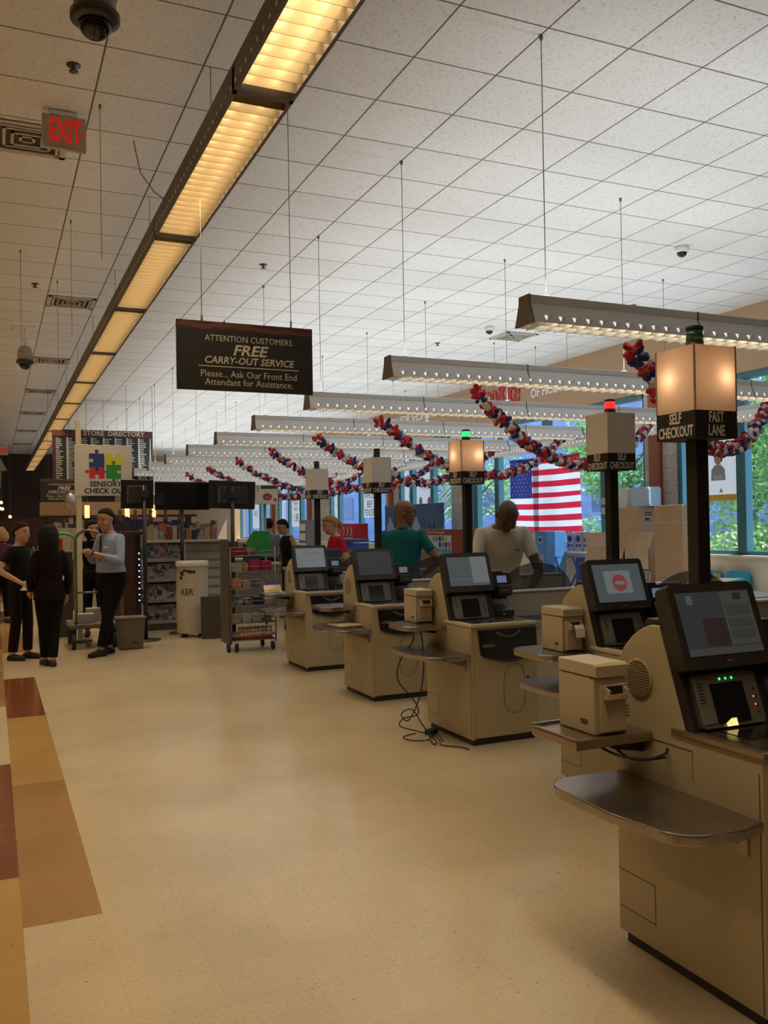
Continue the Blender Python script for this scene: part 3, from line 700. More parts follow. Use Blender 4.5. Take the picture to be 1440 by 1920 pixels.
# garlands of petals from the lane lights down to the window light
GR = mat('red_petals', (0.62, 0.02, 0.03), 0.6); GW = mat('white_petals', (0.80, 0.76, 0.72), 0.6); GB = mat('blue_petals', (0.03, 0.035, 0.20), 0.6)
for m_ in (GR, GW, GB): m_.node_tree.nodes['Principled BSDF'].inputs['Transmission Weight'].default_value = 0.0
def garland(path, label, seed, n=None):
    rd = random.Random(seed); pts = [Vector(p) for p in path]
    # resample
    dense = []
    for a, c in zip(pts[:-1], pts[1:]):
        for k in range(20): dense.append(a.lerp(c, k/20))
    dense.append(pts[-1])
    # smooth
    for _ in range(60):
        dense = [dense[0]] + [(dense[i-1] + dense[i]*2 + dense[i+1])/4 for i in range(1, len(dense)-1)] + [dense[-1]]
    o0 = dense[0].copy()
    t = thing('garland', label, 'garland', o0, group='red white and blue garlands')
    acc = 0; bs = [MB(), MB(), MB()]; k = 0; last = dense[0]; nxt = 0.0
    for a, c in zip(dense[:-1], dense[1:]):
        seg = (c-a).length; tdir = (c-a).normalized()
        while nxt <= acc + seg:
            p = a.lerp(c, (nxt-acc)/seg) - o0
            b = bs[(0, 2, 1)[k % 3]]; k += 1; p = p + Vector((rd.uniform(-1, 1), rd.uniform(-1, 1), rd.uniform(-1, 1)))*0.014
            s1 = tdir.orthogonal().normalized(); s2 = tdir.cross(s1)
            ph = rd.uniform(0, 6.28)
            for j in range(9):
                an = ph + j*1.2566 + rd.uniform(-.3, .3); rad = (s1*math.cos(an) + s2*math.sin(an)); tang = (-s1*math.sin(an) + s2*math.cos(an))
                tip = rad*0.9 + tdir*rd.uniform(-1.0, 1.0); tip.normalize(); nn = tip.cross(tang).normalized()
                R_ = rd.uniform(0.06, 0.09); w_ = 0.03
                vs = []
                for (u_, v_, h_) in ((0.12, 0.35, 0), (0.5, 0.9, .25), (0.85, 0.8, .1), (1.0, 0.0, -.12), (0.85, -0.8, .1), (0.5, -0.9, .25), (0.12, -0.35, 0)):
                    vs.append(b.bm.verts.new(p + tip*(u_*R_) + tang*(v_*w_) + nn*(h_*0.03)))
                cc = b.bm.verts.new(p + tip*(0.55*R_) + nn*(-0.006))
                for i in range(7): b.bm.faces.new((vs[i], vs[(i+1) % 7], cc))
            nxt += 0.083
        acc += seg
    for b, nm, m_ in zip(bs, ('red_petals', 'white_petals', 'blue_petals'), (GR, GW, GB)): tag(b.build(nm, m_, t), kind='stuff')
    s_ = MB(); s_.tube([d-o0 for d in dense[::4]] , 0.003, 4); s_.build('string', WIRE, t)
def hang(x0, y0, z0, x1, y1, z1, sag):
    P = []
    for k in range(9):
        u = k/8; P.append((x0+(x1-x0)*u, y0+(y1-y0)*u, z0+(z1-z0)*u - sag*4*u*(1-u)))
    return P
for k in range(8):
    y = 4.485 + 2.02*k
    garland(hang(3.78, y, 2.69, 8.30, y+3.05, 2.93, 0.60), 'tricolour petal garland looping down from the %s lane light' % ORD[k], 100+k)
# ---------------------------------------------------------------- self checkout machines
SCREEN_G = None
def screen_mat(name, kind, strength):
    m, N, L, b = node_mat(name)
    tc = N.new('ShaderNodeTexCoord'); sp = N.new('ShaderNodeSeparateXYZ'); L.new(tc.outputs['UV'], sp.inputs[0])
    b.inputs['Base Color'].default_value = (0.02, 0.02, 0.022, 1); b.inputs['Roughness'].default_value = 0.12
    b.inputs['Emission Strength'].default_value = strength
    return m, N, L, b
def flat_screen(name, col, strength):
    return mat(name, (0.02, 0.02, 0.022), 0.15, emit=col, estr=strength)
S_GREY = flat_screen('grey_screen', (0.33, 0.40, 0.42), 0.16)
S_GREY2 = flat_screen('pale_screen', (0.50, 0.56, 0.57), 0.22)
S_DARK = flat_screen('dark_screen', (0.30, 0.33, 0.36), 0.07)
S_RED = flat_screen('red_screen_mark', (0.55, 0.10, 0.09), 0.30)
S_MAUVE = flat_screen('mauve_screen_photo', (0.35, 0.20, 0.18), 0.05)
S_BLUE = flat_screen('blue_reader_screen', (0.35, 0.48, 0.75), 0.28)
CTOP = mat('worn_cream_counter', (0.60, 0.52, 0.38), 0.35)
CSTEEL = mat('worn_bronze_steel', (0.36, 0.29, 0.22), 0.3, 0.9)
GROOVE = mat('panel_groove', (0.10, 0.08, 0.05), 0.7)
LEDG = mat('green_led', (0.1, 0.8, 0.2), 0.4, emit=(0.1, 1.0, 0.3), estr=1.5)
LEDR = mat('red_led', (0.8, 0.1, 0.1), 0.4, emit=(1.0, 0.15, 0.1), estr=1.2)
SLOPE = math.atan2(0.13, 0.372)     # the display tower leans back
def tower(x, yb, z):                 # local frame of the sloping face: origin on the slope foot, +y into the machine
    return T(x, yb, z) @ Rx(-SLOPE)
def checkout(name_label, x0, yf, bright=True, screen='grey', steel=False, group='self checkout machines'):
    t = thing('self_checkout', name_label, 'self checkout', (x0, yf, 0), group=group)
    W = 0.545; Dp = 0.705
    # side panel with its rounded shoulder, then the body
    prof = [(0.0, 0.04), (0.0, 0.842), (0.325, 0.848), (0.455, 1.215), (0.50, 1.216), (0.545, 1.20), (0.60, 1.168), (0.65, 1.12), (0.685, 1.065), (0.705, 0.99), (0.705, 0.04)]
    b = MB(); b.prism(prof, 'x', 0.0, 0.025, bev=0.004)
    b.build('side_panel', BEIGE, t)
    b = MB(); b.box(0.025, W, 0.0, Dp-0.01, 0.05, 0.842); b.prism([(0.0, 0.05), (0.0, 0.842), (0.07, 0.842), (0.07, 0.05)], 'x', W, W+0.012); b.build('cabinet', BEIGE, t)
    b = MB(); b.box(0.015, W-0.01, 0.015, Dp-0.03, 0.0, 0.05); b.build('kick_plate', BLACK, t)
    # panel grooves: corner joint, service hatches
    b = MB(); b.box(-0.0012, 0.0, 0.012, 0.016, 0.05, 0.80); b.box(-0.0012, 0.0, 0.30, 0.302, 0.70, 0.805); b.box(-0.0012, 0.0, 0.30, 0.51, 0.803, 0.806)
    for (y0, y1, z0, z1) in ((0.50, 0.70, 0.13, 0.27),):
        b.box(-0.0012, 0, y0, y1, z0, z0+0.003); b.box(-0.0012, 0, y0, y1, z1, z1+0.003); b.box(-0.0012, 0, y0, y0+0.003, z0, z1)
    tag(b.build('panel_joints', GROOVE, t), kind='stuff')
    # speaker grille
    b = MB(); gm = T(-0.002, 0.565, 1.015) @ Ry(-PI/2)
    b.lathe([(0.072, 0), (0.072, 0.003), (0.066, 0.004)], 32, M=gm); b.build('speaker_grille', mat('beige_grille', (0.42, 0.34, 0.2), 0.6), t)
    g2 = MB()
    for i in range(-6, 7):
        hw = math.sqrt(max(0, 0.064**2 - (i*0.0098)**2))
        if hw > 0.01: g2.box(-0.0072, -0.0055, 0.565-hw, 0.565+hw, 1.015+i*0.0098-0.0016, 1.015+i*0.0098+0.0016)
    g2.build('grille_slots', GROOVE, t)
    # counter
    cm = CSTEEL if steel else CTOP
    b = MB(); b.box(-0.006, W+0.01, -0.012, 0.40, 0.842, 0.868, 0.006); b.build('counter', cm, t)
    b = MB(); b.box(0.03, W-0.01, 0.015, 0.40, 0.8685, 0.870); b.build('scan_plate', STEEL if not steel else mat('dull_steel', (0.20, 0.18, 0.16), 0.25, 0.9), t)
    b = MB(); b.box(0.09, 0.26, 0.13, 0.30, 0.8705, 0.872); b.build('scan_window', GLASSB, t)
    # cash tray: dark recess with curved lower lip
    b = MB(); pts = [(0.055, 0.822), (0.548, 0.822), (0.556, 0.64)]
    for k in range(0, 13):
        u = k/12; pts.append((0.556-0.478*u, 0.64 - 0.062*math.sin(PI*u)))
    pts = [(a, z) for a, z in pts]
    b.prism(pts, 'y', -0.012, 0.01, bev=0.004); tray = b.build('cash_tray', mat('tray_black', (0.012, 0.012, 0.013), 0.18), t)
    b = MB(); b.tube([(0.20+0.20*k/8, -0.018-0.01*math.sin(PI*k/8), 0.80-0.035*math.sin(PI*k/8)) for k in range(9)], 0.011, 8); b.build('tray_handle', DKGREY, tray)
    b = MB(); b.box(0.09, 0.19, -0.016, -0.011, 0.71, 0.718); b.box(0.09, 0.19, -0.022, -0.011, 0.70, 0.705); b.build('note_slot', GREY, tray)
    b = MB(); b.tube([(0.10+0.42*k/10, -0.017, 0.628-0.04*math.sin(PI*k/10)) for k in range(11)], 0.005, 6); b.build('tray_lip', DKGREY, tray)
    # oval door on the front and its lock
    b = MB(); ov = []
    for k in range(33):
        a = 2*PI*k/32; ov.append((0.36+0.092*max(-1, min(1, 1.35*math.cos(a)))*1.0 if False else 0.36+0.092*math.copysign(abs(math.cos(a))**0.7, math.cos(a)), -0.001, 0.385+0.178*math.copysign(abs(math.sin(a))**0.8, math.sin(a))))
    b.tube(ov, 0.0022, 5, caps=False); b.build('access_door', GROOVE, t)
    b = MB(); b.lathe([(0.012, 0), (0.012, 0.006), (0.008, 0.008)], 12, M=T(0.475, 0.0, 0.455) @ Rx(PI/2)); b.build('lock', DKGREY, t)
    # dark tower core behind the display
    b = MB(); b.prism([(0.30, 0.868), (0.43, 1.235), (0.55, 1.235), (0.60, 1.15), (0.66, 1.05), (0.68, 0.868)], 'x', 0.026, 0.395, bev=0.005); b.prism([(0.285, 0.868), (0.44, 1.30), (0.475, 1.30), (0.33, 0.868)], 'x', -0.002, 0.024, bev=0.003)
    b.build('tower', BLACK, t)
    # scanner head
    M = tower(0.0, 0.295, 0.872)
    b = MB(); b.prism(rrect(0.035, 0.325, 0.0, 0.185, 0.012), 'y', -0.018, 0.02, M=M, bev=0.004); sc = b.build('scanner_head', mat('scanner_grey', (0.16, 0.155, 0.145), 0.45), t)
    b = MB(); b.box(0.035, 0.098, -0.022, -0.012, 0.012, 0.172, 0.004, M=M); b.build('scanner_cheek', mat('scanner_cheek_grey', (0.19, 0.18, 0.17), 0.5), sc)
    b = MB(); b.box(0.105, 0.255, -0.0215, -0.017, 0.012, 0.150, M=M); b.build('scanner_glass', GLASSB, sc)
    b = MB()
    for k in range(7): b.box(0.045, 0.068, -0.0235, -0.021, 0.085+k*0.011, 0.089+k*0.011, M=M)
    b.build('scanner_vents', BLACK, sc)
    b = MB()
    for k in range(4): b.lathe([(0.0055, 0), (0.0055, 0.004)], 10, M=M @ T(0.30, -0.018, 0.035+k*0.028) @ Rx(PI/2))
    b.build('scanner_buttons', DKGREY, sc)
    if steel:
        b = MB()
        for k in range(3): b.box(0.155+k*0.028, 0.159+k*0.028, -0.0225, -0.018, 0.160, 0.168, M=M)
        b.build('status_lights', LEDG, sc)
        b = MB()
        for k in (1, 2): b.box(0.290, 0.294, -0.0225, -0.018, 0.032+k*0.028, 0.038+k*0.028, M=M)
        b.build('warning_lights', LEDR, sc)
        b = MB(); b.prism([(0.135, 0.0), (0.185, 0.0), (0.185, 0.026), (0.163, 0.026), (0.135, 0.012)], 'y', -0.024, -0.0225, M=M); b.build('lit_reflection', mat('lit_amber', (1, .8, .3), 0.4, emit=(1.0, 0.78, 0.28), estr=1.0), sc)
    # display
    M = tower(-0.012, 0.352, 1.062)
    b = MB(); b.prism(rrect(0.0, 0.405, 0.0, 0.305, 0.016), 'y', -0.05, 0.012, M=M, bev=0.006); b.box(0.03, 0.375, 0.012, 0.05, 0.03, 0.27, M=M); d = b.build('display', mat('display_bezel', (0.028, 0.026, 0.025), 0.4), t)
    s0, s1, z0, z1 = 0.032, 0.373, 0.045, 0.272
    def pane(a, c, e, f, y, m_, nm):
        q = MB(); q.box(a, c, y, y+0.003, e, f, M=M); q.build(nm, m_, d)
    if screen == 'blank': pane(s0, s1, z0, z1, -0.0525, S_DARK, 'screen')
    elif screen == 'pale':
        pane(s0, s1, z0, z1, -0.0525, S_GREY2, 'screen'); pane(s0+0.10, s1-0.06, z1-0.06, z1-0.056, -0.0532, S_GREY, 'screen_text')
    elif screen == 'split':
        pane(s0, s1, z0, z1, -0.0525, S_GREY, 'screen'); pane(s0+0.20, s1, z0+0.02, z1, -0.0532, S_GREY2, 'screen_list'); pane(s0, s0+0.20, z0+0.05, z0+0.054, -0.0532, S_GREY2, 'screen_line')
    elif screen == 'stop':
        pane(s0, s1, z0, z1, -0.0525, S_GREY, 'screen'); pane(s0+0.07, s1-0.08, z0+0.05, z1-0.04, -0.0530, S_GREY2, 'screen_notice')
        q = MB(); q.lathe([(0.052, 0), (0.052, 0.002)], 32, M=M @ T(0.205, -0.0530, 0.158) @ Rx(PI/2)); q.build('stop_symbol', S_RED, d)
        q = MB(); q.box(0.170, 0.240, -0.0562, -0.0545, 0.147, 0.168, M=M); q.build('stop_bar', S_GREY2, d)
    elif screen == 'menu':
        pane(s0, s1, z0, z1, -0.0525, S_DARK, 'screen'); pane(s0+0.20, s1-0.003, z0+0.03, z1-0.004, -0.0531, flat_screen('menu_column', (0.32, 0.34, 0.30), 0.11), 'screen_menu')
        pane(s0+0.09, s0+0.20, z0+0.03, z0+0.13, -0.0531, S_MAUVE, 'screen_photo'); pane(s0, s1, z0, z0+0.024, -0.0531, flat_screen('menu_bar', (0.3, 0.3, 0.29), 0.12), 'screen_bar')
        for k, (zz, hh) in enumerate(((0.05, 0.034), (0.09, 0.034), (0.135, 0.04))): pane(s0+0.212, s1-0.016, z0+zz, z0+zz+hh, -0.0536, flat_screen('menu_button', (0.26, 0.28, 0.25), 0.10), 'screen_button')
        pane(s0+0.04, s0+0.068, z1-0.045, z1-0.012, -0.0531, S_GREY, 'screen_icon')
        pane(s0+0.262, s0+0.30, z1-0.034, z1-0.010, -0.0537, S_MAUVE, 'screen_icon')
    q = MB(); q.box(0.19, 0.215, -0.0515, -0.0495, 0.019, 0.024, M=M); q.build('maker_badge', GREY, d)
    # card reader on its own stalk, right of the display
    M = T(0.40, 0.30, 0.87)
    b = MB(); b.prism([(0.0, 0.0), (0.0, 0.05), (0.12, 0.13), (0.16, 0.34), (0.24, 0.34), (0.30, 0.0)], 'x', 0.0, 0.16, M=M, bev=0.006); rd_ = b.build('reader_stand', BLACK, t)
    Mr = T(0.41, 0.385, 1.02) @ Rx(-0.25)
    b = MB(); b.prism(rrect(0.0, 0.165, 0.0, 0.175, 0.014), 'y', -0.05, 0.0, M=Mr, bev=0.005); b.box(0.02, 0.145, -0.085, -0.05, 0.0, 0.075, 0.008, M=Mr); cr_ = b.build('card_reader', BLACK, t)
    b = MB(); b.box(0.04, 0.125, -0.052, -0.049, 0.10, 0.155, M=Mr); b.build('reader_screen', S_BLUE if screen != 'blank' else S_GREY2, cr_)
    b = MB(); b.box(0.055, 0.11, -0.087, -0.084, 0.03, 0.036, M=Mr); b.build('card_slot', GREY, cr_)
    b = MB(); b.lathe([(0.045, 0), (0.04, 0.012), (0.02, 0.020), (0.001, 0.022)], 20, M=T(0.47, 0.335, 0.91) @ Rx(0.7)); b.build('coin_cup', STEEL, t)
    # lower shelf, D shaped, with folded edge and brackets
    sz = 0.655
    pts = [(0.0, 0.665)]
    pts += [(-0.26, 0.675)] + [(-0.26-0.10*math.sin(a*PI/12), 0.575+0.10*math.cos(a*PI/12)) for a in range(1, 7)]
    pts += [(-0.372, 0.28), (-0.335, 0.09)] + [(-0.335+0.12*(1-math.cos(a*PI/14)), 0.09-0.105*math.sin(a*PI/14)) for a in range(1, 8)] + [(-0.10, -0.025), (0.0, 0.0)]
    b = MB(); b.prism(pts, 'z', sz-0.036, sz, bev=0.007); sh = b.build('lower_shelf', STEEL, t)
    for y in (0.10, 0.60):
        b = MB(); b.prism([(0.0, sz-0.036), (-0.22, sz-0.036), (0.0, sz-0.10)], 'y', y, y+0.012); b.box(-0.006, 0.0, y-0.04, y+0.012, sz-0.13, sz-0.036); b.build('shelf_bracket', mat('bracket_steel', (0.35, 0.31, 0.26), 0.4, 0.8), sh)
    # upper shelf
    uz = 0.832
    if steel: pp = [(0.0, 0.775), (-0.335, 0.775), (-0.335, 0.50), (0.02-0.02, 0.50)]
    else: pp = [(0.0, 0.78)] + [(-0.22-0.11*math.sin(a*PI/12), 0.67+0.11*math.cos(a*PI/12)) for a in range(0, 7)] + [(-0.22-0.11*math.cos(a*PI/12), 0.47-0.11*math.sin(a*PI/12)) for a in range(0, 7)] + [(0.0, 0.36)]
    b = MB(); b.prism(pp, 'z', uz-0.036, uz, bev=0.006); us = b.build('upper_shelf', STEEL if not steel else mat('bronzed_steel_shelf', (0.40, 0.32, 0.25), 0.32, 0.9), t)
    b = MB(); b.prism([(0.0, uz-0.036), (-0.16, uz-0.036), (-0.14, uz-0.06), (0.0, uz-0.085)], 'y', 0.55, 0.70); b.build('shelf_bracket', DKGREY, us)
    if steel:
        b = MB(); b.box(-0.335, 0.0, 0.765, 0.777, uz, uz+0.012, 0.003); b.box(-0.337, -0.327, 0.50, 0.775, uz, uz+0.006, 0.002); b.build('raised_edge', STEEL, us)
    return t
def belt(label, x0, yf, length):
    """bagging belt to the right of a machine"""
    t = thing('bagging_belt', label, 'checkout belt', (x0+0.58, yf, 0), group='bagging belts beside the machines')
    b = MB(); b.box(0.0, length, 0.06, 0.74, 0.03, 0.80, 0.006); b.build('base_cabinet', mat('pale_beige_laminate', (0.60, 0.54, 0.41), 0.5), t)
    b = MB(); b.box(0.02, length-0.02, 0.10, 0.72, 0.0, 0.03); b.build('kick_plate', BLACK, t)
    b = MB(); b.box(0.0, length, 0.09, 0.56, 0.80, 0.835, 0.005); b.build('belt', mat('belt_rubber', (0.025, 0.027, 0.03), 0.5), t)
    b = MB(); b.box(0.0, length, 0.05, 0.10, 0.80, 0.85, 0.004); b.build('front_rail', STEEL, t)
    b = MB(); b.box(0.0, length, 0.57, 0.64, 0.80, 1.025, 0.008); b.build('back_rail', mat('pale_rail', (0.62, 0.58, 0.47), 0.5), t)
    b = MB(); b.box(0.0, length, 0.56, 0.65, 1.025, 1.045, 0.005); b.build('rail_cap', WHITE, t)
    pts = [(0.06, 0.0)] + [(0.40-0.34*math.cos(a*PI/16)*1.0, 0.215*math.sin(a*PI/16)) for a in range(1, 16)] + [(0.74, 0.0)]
    b = MB(); b.prism(pts, 'y', 0.604, 0.612, M=T(0, 0, 1.045)); b.build('smoked_guard', SMOKE, t)
    return t
def printer(x, y, z, label, paper=False, sticker=False):
    t = thing('receipt_printer', label, 'printer', (x, y, z), group='beige receipt printers on the upper shelves')
    w, d, h = 0.145, 0.225, 0.255
    b = MB(); b.box(0, w, 0.012, d, 0.0, h-0.05, 0.006); b.build('case', BEIGE2, t)
    b = MB(); b.prism([(0.0, h-0.048), (0.0, h-0.008), (0.012, h), (d, h), (d, h-0.048)], 'x', 0, w, bev=0.004); b.build('lid', BEIGE2, t)
    b = MB(); b.box(0.022, w-0.012, 0.0, 0.014, 0.01, h-0.075, 0.004); dr = b.build('front_door', mat('printer_door', (0.56, 0.47, 0.33), 0.5), t)
    b = MB(); b.prism([(0.012, 0.115), (-0.030, 0.150), (-0.030, 0.165), (0.012, 0.175)], 'x', 0.035, 0.042); b.prism([(0.012, 0.115), (-0.030, 0.150), (-0.030, 0.165), (0.012, 0.175)], 'x', w-0.032, w-0.025)
    b.box(0.035, w-0.025, -0.028, 0.012, 0.128, 0.136, 0.003); b.box(0.035, w-0.025, -0.030, -0.026, 0.133, 0.15); b.build('paper_exit', BEIGE2, dr)
    b = MB(); b.box(0.042, w-0.032, -0.006, 0.013, 0.137, 0.174); b.build('exit_mouth', BLACK, dr)
    b = MB()
    for k in range(4): b.box(w-0.016, w+0.0005, -0.0, 0.004, 0.06+k*0.012, 0.065+k*0.012)
    b.box(-0.0006, 0, 0.05, 0.09, 0.035, 0.052); b.box(-0.0006, 0, 0.02, 0.035, h-0.055, h-0.046); b.box(-0.0006, 0, 0.015, d-0.02, h-0.052, h-0.050); b.build('vents_and_seams', GROOVE, t)
    b = MB(); b.box(0.03, 0.058, 0.008, 0.011, h-0.035, h-0.029); b.build('maker_badge', GROOVE, t)
    if paper:
        b = MB(); b.tube([(0.045, 0, 0), (0.045, 0, 0)], 0.001, 3) if False else None
        pts = [(-0.006, 0.155), (-0.04, 0.160), (-0.055, 0.14), (-0.062, 0.09), (-0.060, 0.09), (-0.053, 0.138), (-0.04, 0.158), (-0.006, 0.153)]
        b.prism(pts, 'x', 0.046, w-0.036); b.build('receipt_paper', WHITEP, t)
    if sticker:
        b = MB(); b.box(0.05, 0.095, 0.012, 0.022, h, h+0.0008); b.build('green_sticker', mat('green_sticker', (0.18, 0.7, 0.10), 0.6), t)
    return t
UX = 3.11
U = [
    ('self checkout with a pale lit screen, farthest left beside the wheeled snack rack', UX, 9.12, 'pale', False),
    ('self checkout with a blank dark grey screen and a cream pad on its shelf', UX, 7.28, 'blank', False),
    ('self checkout with a split grey screen and cables hanging to the floor', UX+0.005, 5.50, 'split', False),
    ('self checkout whose screen shows a red no entry symbol', UX+0.08, 3.83, 'stop', False),
    ('nearest self checkout, dark menu screen and steel shelf at the right edge', 2.18, 2.03, 'menu', True),
]
for lab, x0, yf, scr, st in U: checkout(lab, x0, yf, screen=scr, steel=st)
for k, (lab, x0, yf, l) in enumerate((('bagging belt behind the farthest left self checkout', UX, 9.12, 1.9), ('bagging belt behind the man in the teal polo', UX, 7.28, 1.9), ('bagging belt under the leaning man in the pale polo', UX, 5.50, 1.9), ('bagging belt behind the red no entry screen', UX+0.08, 3.83, 1.9), ('bagging belt at the right edge beside the nearest self checkout', 2.18, 2.03, 1.7))):
    belt(lab, x0, yf, l)
printer(2.18-0.236, 2.03+0.515, 0.833, 'beige receipt printer with a green sticker on the nearest self checkout', sticker=True)
printer(UX+0.08-0.158, 3.83+0.43, 0.833, 'beige receipt printer with white receipt paper hanging from its slot', paper=True, sticker=True)
printer(UX-0.153, 5.50+0.55, 0.833, 'beige receipt printer above the dangling cables')
# cream pad, pale card on shelf
b = MB(); b.box(-0.11, 0.11, -0.17, 0.17, 0, 0.022, 0.005)
tag(b.build('sign_pad', mat('cream_pad', (0.62, 0.50, 0.36), 0.6), loc=(2.975, 7.64, 0.6565), rot=(0, 0, 0.12)), 'cream flat pad lying on the shelf of the blank screen checkout', 'pad')
b = MB(); b.box(-0.05, 0.05, -0.07, 0.07, 0, 0.004); b.box(-0.02, 0.03, -0.03, 0.05, 0.004, 0.012)
tag(b.build('paper_slip', WHITEP, loc=(2.95, 9.60, 0.656)), 'white paper slips on the lower shelf of the farthest checkout', 'paper')
t = thing('price_card', 'yellow and white shelf card on the upper shelf of the farthest checkout', 'card', (2.93, 9.72, 0.833))
b = MB(); b.box(-0.10, 0.10, -0.005, 0.005, 0.0, 0.10, M=Rx(-0.6)); b.build('card', WHITEP, t)
b = MB(); b.box(-0.08, 0.08, -0.007, -0.005, 0.015, 0.045, M=Rx(-0.6)); b.build('yellow_band', mat('yellow_print', (0.75, 0.58, 0.08), 0.6), t)
# cables
def cable(paths, label, r=0.0045, loc=None):
    b = MB()
    for p in paths:
        # Catmull-Rom through the points
        P = [Vector(q) for q in p]; P = [P[0]] + P + [P[-1]]; out = []
        for i in range(1, len(P)-2):
            for k in range(8):
                u = k/8; a, c, d, e = P[i-1], P[i], P[i+1], P[i+2]
                out.append(0.5*((2*c) + (d-a)*u + (2*a-5*c+4*d-e)*u*u + (3*c-a-3*d+e)*u**3))
        out.append(P[-2]); b.tube(out, r, 6)
    return tag(b.build('power_cable', RUBBER), label, 'cable')
cx, cy = 2.90, 5.95
cable([[(2.93, 6.08, 0.79), (2.92, 6.05, 0.70), (2.80, 6.03, 0.56), (2.77, 6.00, 0.42), (2.90, 6.0, 0.26), (2.92, 5.98, 0.16), (2.80, 5.98, 0.14), (2.78, 6.0, 0.08), (2.92, 5.98, 0.03), (3.0, 5.90, 0.010), (2.98, 5.75, 0.008), (2.93, 5.62, 0.008), (3.02, 5.50, 0.008), (3.04, 5.42, 0.008)],
       [(2.99, 6.06, 0.79), (3.0, 6.03, 0.62), (2.99, 6.02, 0.45), (2.94, 6.0, 0.27), (2.84, 5.98, 0.12), (2.79, 6.0, 0.17), (2.87, 5.98, 0.20), (2.95, 5.97, 0.08), (2.99, 5.95, 0.015), (2.92, 5.80, 0.008), (2.80, 5.83, 0.008), (2.78, 5.95, 0.008), (2.92, 6.02, 0.008)],
       [(3.0, 6.0, 0.012), (2.93, 5.7, 0.012), (2.88, 5.66, 0.010), (2.94, 5.82, 0.015), (3.02, 5.86, 0.02), (2.98, 5.70, 0.010)]],
      'black cables looping down to a tangle on the floor by the split screen checkout')
b = MB(); b.box(-0.05, 0.05, -0.03, 0.03, 0, 0.035, 0.006)
tag(b.build('power_adapter', RUBBER, loc=(3.03, 5.98, 0.0), rot=(0, 0, 0.5)), 'black power adapter in the cable tangle on the floor', 'power adapter')
cable([[(1.99, 2.62, 0.79), (2.02, 2.53, 0.765), (2.10, 2.47, 0.755), (2.165, 2.45, 0.77), (2.172, 2.445, 0.79)], [(2.05, 2.62, 0.79), (2.08, 2.52, 0.745), (2.165, 2.44, 0.76)]], 'black cable looped under the printer shelf of the nearest checkout')
cable([[(3.10, 4.35, 0.79), (3.06, 4.33, 0.72), (3.10, 4.30, 0.66), (3.17, 4.28, 0.65)]], 'thin cable under the printer with the white receipt')
# lane posts with lit boxes
def shade_mat(name, col):
    m, N, L, b = node_mat(name)
    for x in list(N):
        if x.type != 'OUTPUT_MATERIAL': N.remove(x)
    out = N['Material Output']; df = N.new('ShaderNodeBsdfDiffuse'); df.inputs['Color'].default_value = (*col, 1)
    ts = N.new('ShaderNodeBsdfTranslucent'); ts.inputs['Color'].default_value = (*col, 1); ms = N.new('ShaderNodeMixShader'); ms.inputs[0].default_value = 0.5
    L.new(df.outputs[0], ms.inputs[1]); L.new(ts.outputs[0], ms.inputs[2]); L.new(ms.outputs[0], out.inputs['Surface'])
    return m
SHADE_ON = shade_mat('lit_lamp_box', (0.82, 0.66, 0.52)); SHADE_OFF = mat('unlit_lamp_box', (0.80, 0.78, 0.76), 0.5)
def lane_post(x, y, label, lit, beacon, front='SELF\nCHECKOUT', k=1.013):
    # k: how far the post stands behind its machine
    t = thing('lane_post', label, 'lane sign', (x*k, y*k, 1.6*(1-k)), group='black lane posts with sign boxes'); t.scale = (k, k, k)
    b = MB(); b.box(-0.03, 0.03, -0.03, 0.03, -1.6*(1-k)/k, 1.905, 0.004); b.build('post', BLACKM, t)
    s = 0.1025
    b = MB(); b.box(-s-0.002, s+0.002, -s-0.002, s+0.002, 1.905, 2.008); b.build('name_band', SIGNB, t)
    b = MB()
    # one acrylic shell, so a bulb inside glows through it
    Q = [(-s, -s), (s, -s), (s, s), (-s, s)]
    for i in range(4):
        (xa, ya), (xb, yb) = Q[i], Q[(i+1) % 4]; b.poly([(xa, ya, 2.008), (xb, yb, 2.008), (xb, yb, 2.256), (xa, ya, 2.256)])
    b.poly([(x_, y_, 2.256) for x_, y_ in Q])
    bmesh.ops.remove_doubles(b.bm, verts=b.bm.verts, dist=1e-5)
    b.build('lamp_box', SHADE_ON if lit else SHADE_OFF, t)
    b = MB()
    for sx_ in (-1, 1):
        for sy_ in (-1, 1): b.box(sx_*s-0.003, sx_*s+0.003, sy_*s-0.003, sy_*s+0.003, 2.008, 2.257)
    b.build('corner_strips', mat('lamp_box_frame', (0.36, 0.27, 0.22), 0.5) if lit else SHADE_OFF, t)
    for M, txt in ((T(0, -s-0.0025, 1.9565) @ FACE_CAM, front), (T(-s-0.0025, 0, 1.9565) @ FACE_LEFT, 'SELF\nCHECKOUT')):
        lettering(txt, 0.057, LETTER, t, M, sx=0.60, offset=0.0012, line=0.90)
    b = MB(); b.lathe([(0.034, 2.257), (0.034, 2.290)], 20); b.build('beacon_base', BLACK, t)
    cols = {'green': ((0.02, 0.55, 0.16), 1.6), 'red': ((0.75, 0.02, 0.02), 1.5), 'off': ((0.02, 0.02, 0.02), 0), 'green_off': ((0.02, 0.10, 0.05), 0)}
    c, e = cols[beacon]
    b = MB(); b.lathe([(0.032, 2.290), (0.032, 2.335)], 20); b.build('beacon_lens', mat('beacon_'+beacon, c, 0.2, emit=c if e else None, estr=e), t)
    b = MB(); b.lathe([(0.034, 2.335), (0.034, 2.345), (0.028, 2.35)], 20); b.build('beacon_cap', BLACK, t)
    if lit:
        for dx, dy in ((-0.06, 0.035), (0.06, -0.06)):
            lamp('lamp_box_bulb', 'POINT', (dx, dy, 2.14), 0.36, (1, 0.66, 0.40), size=0.02, parent=t)
    return t
PX = 3.5
lane_post(PX, 9.78, 'unlit SELF CHECKOUT lane post with dark beacon, farthest back', False, 'off')
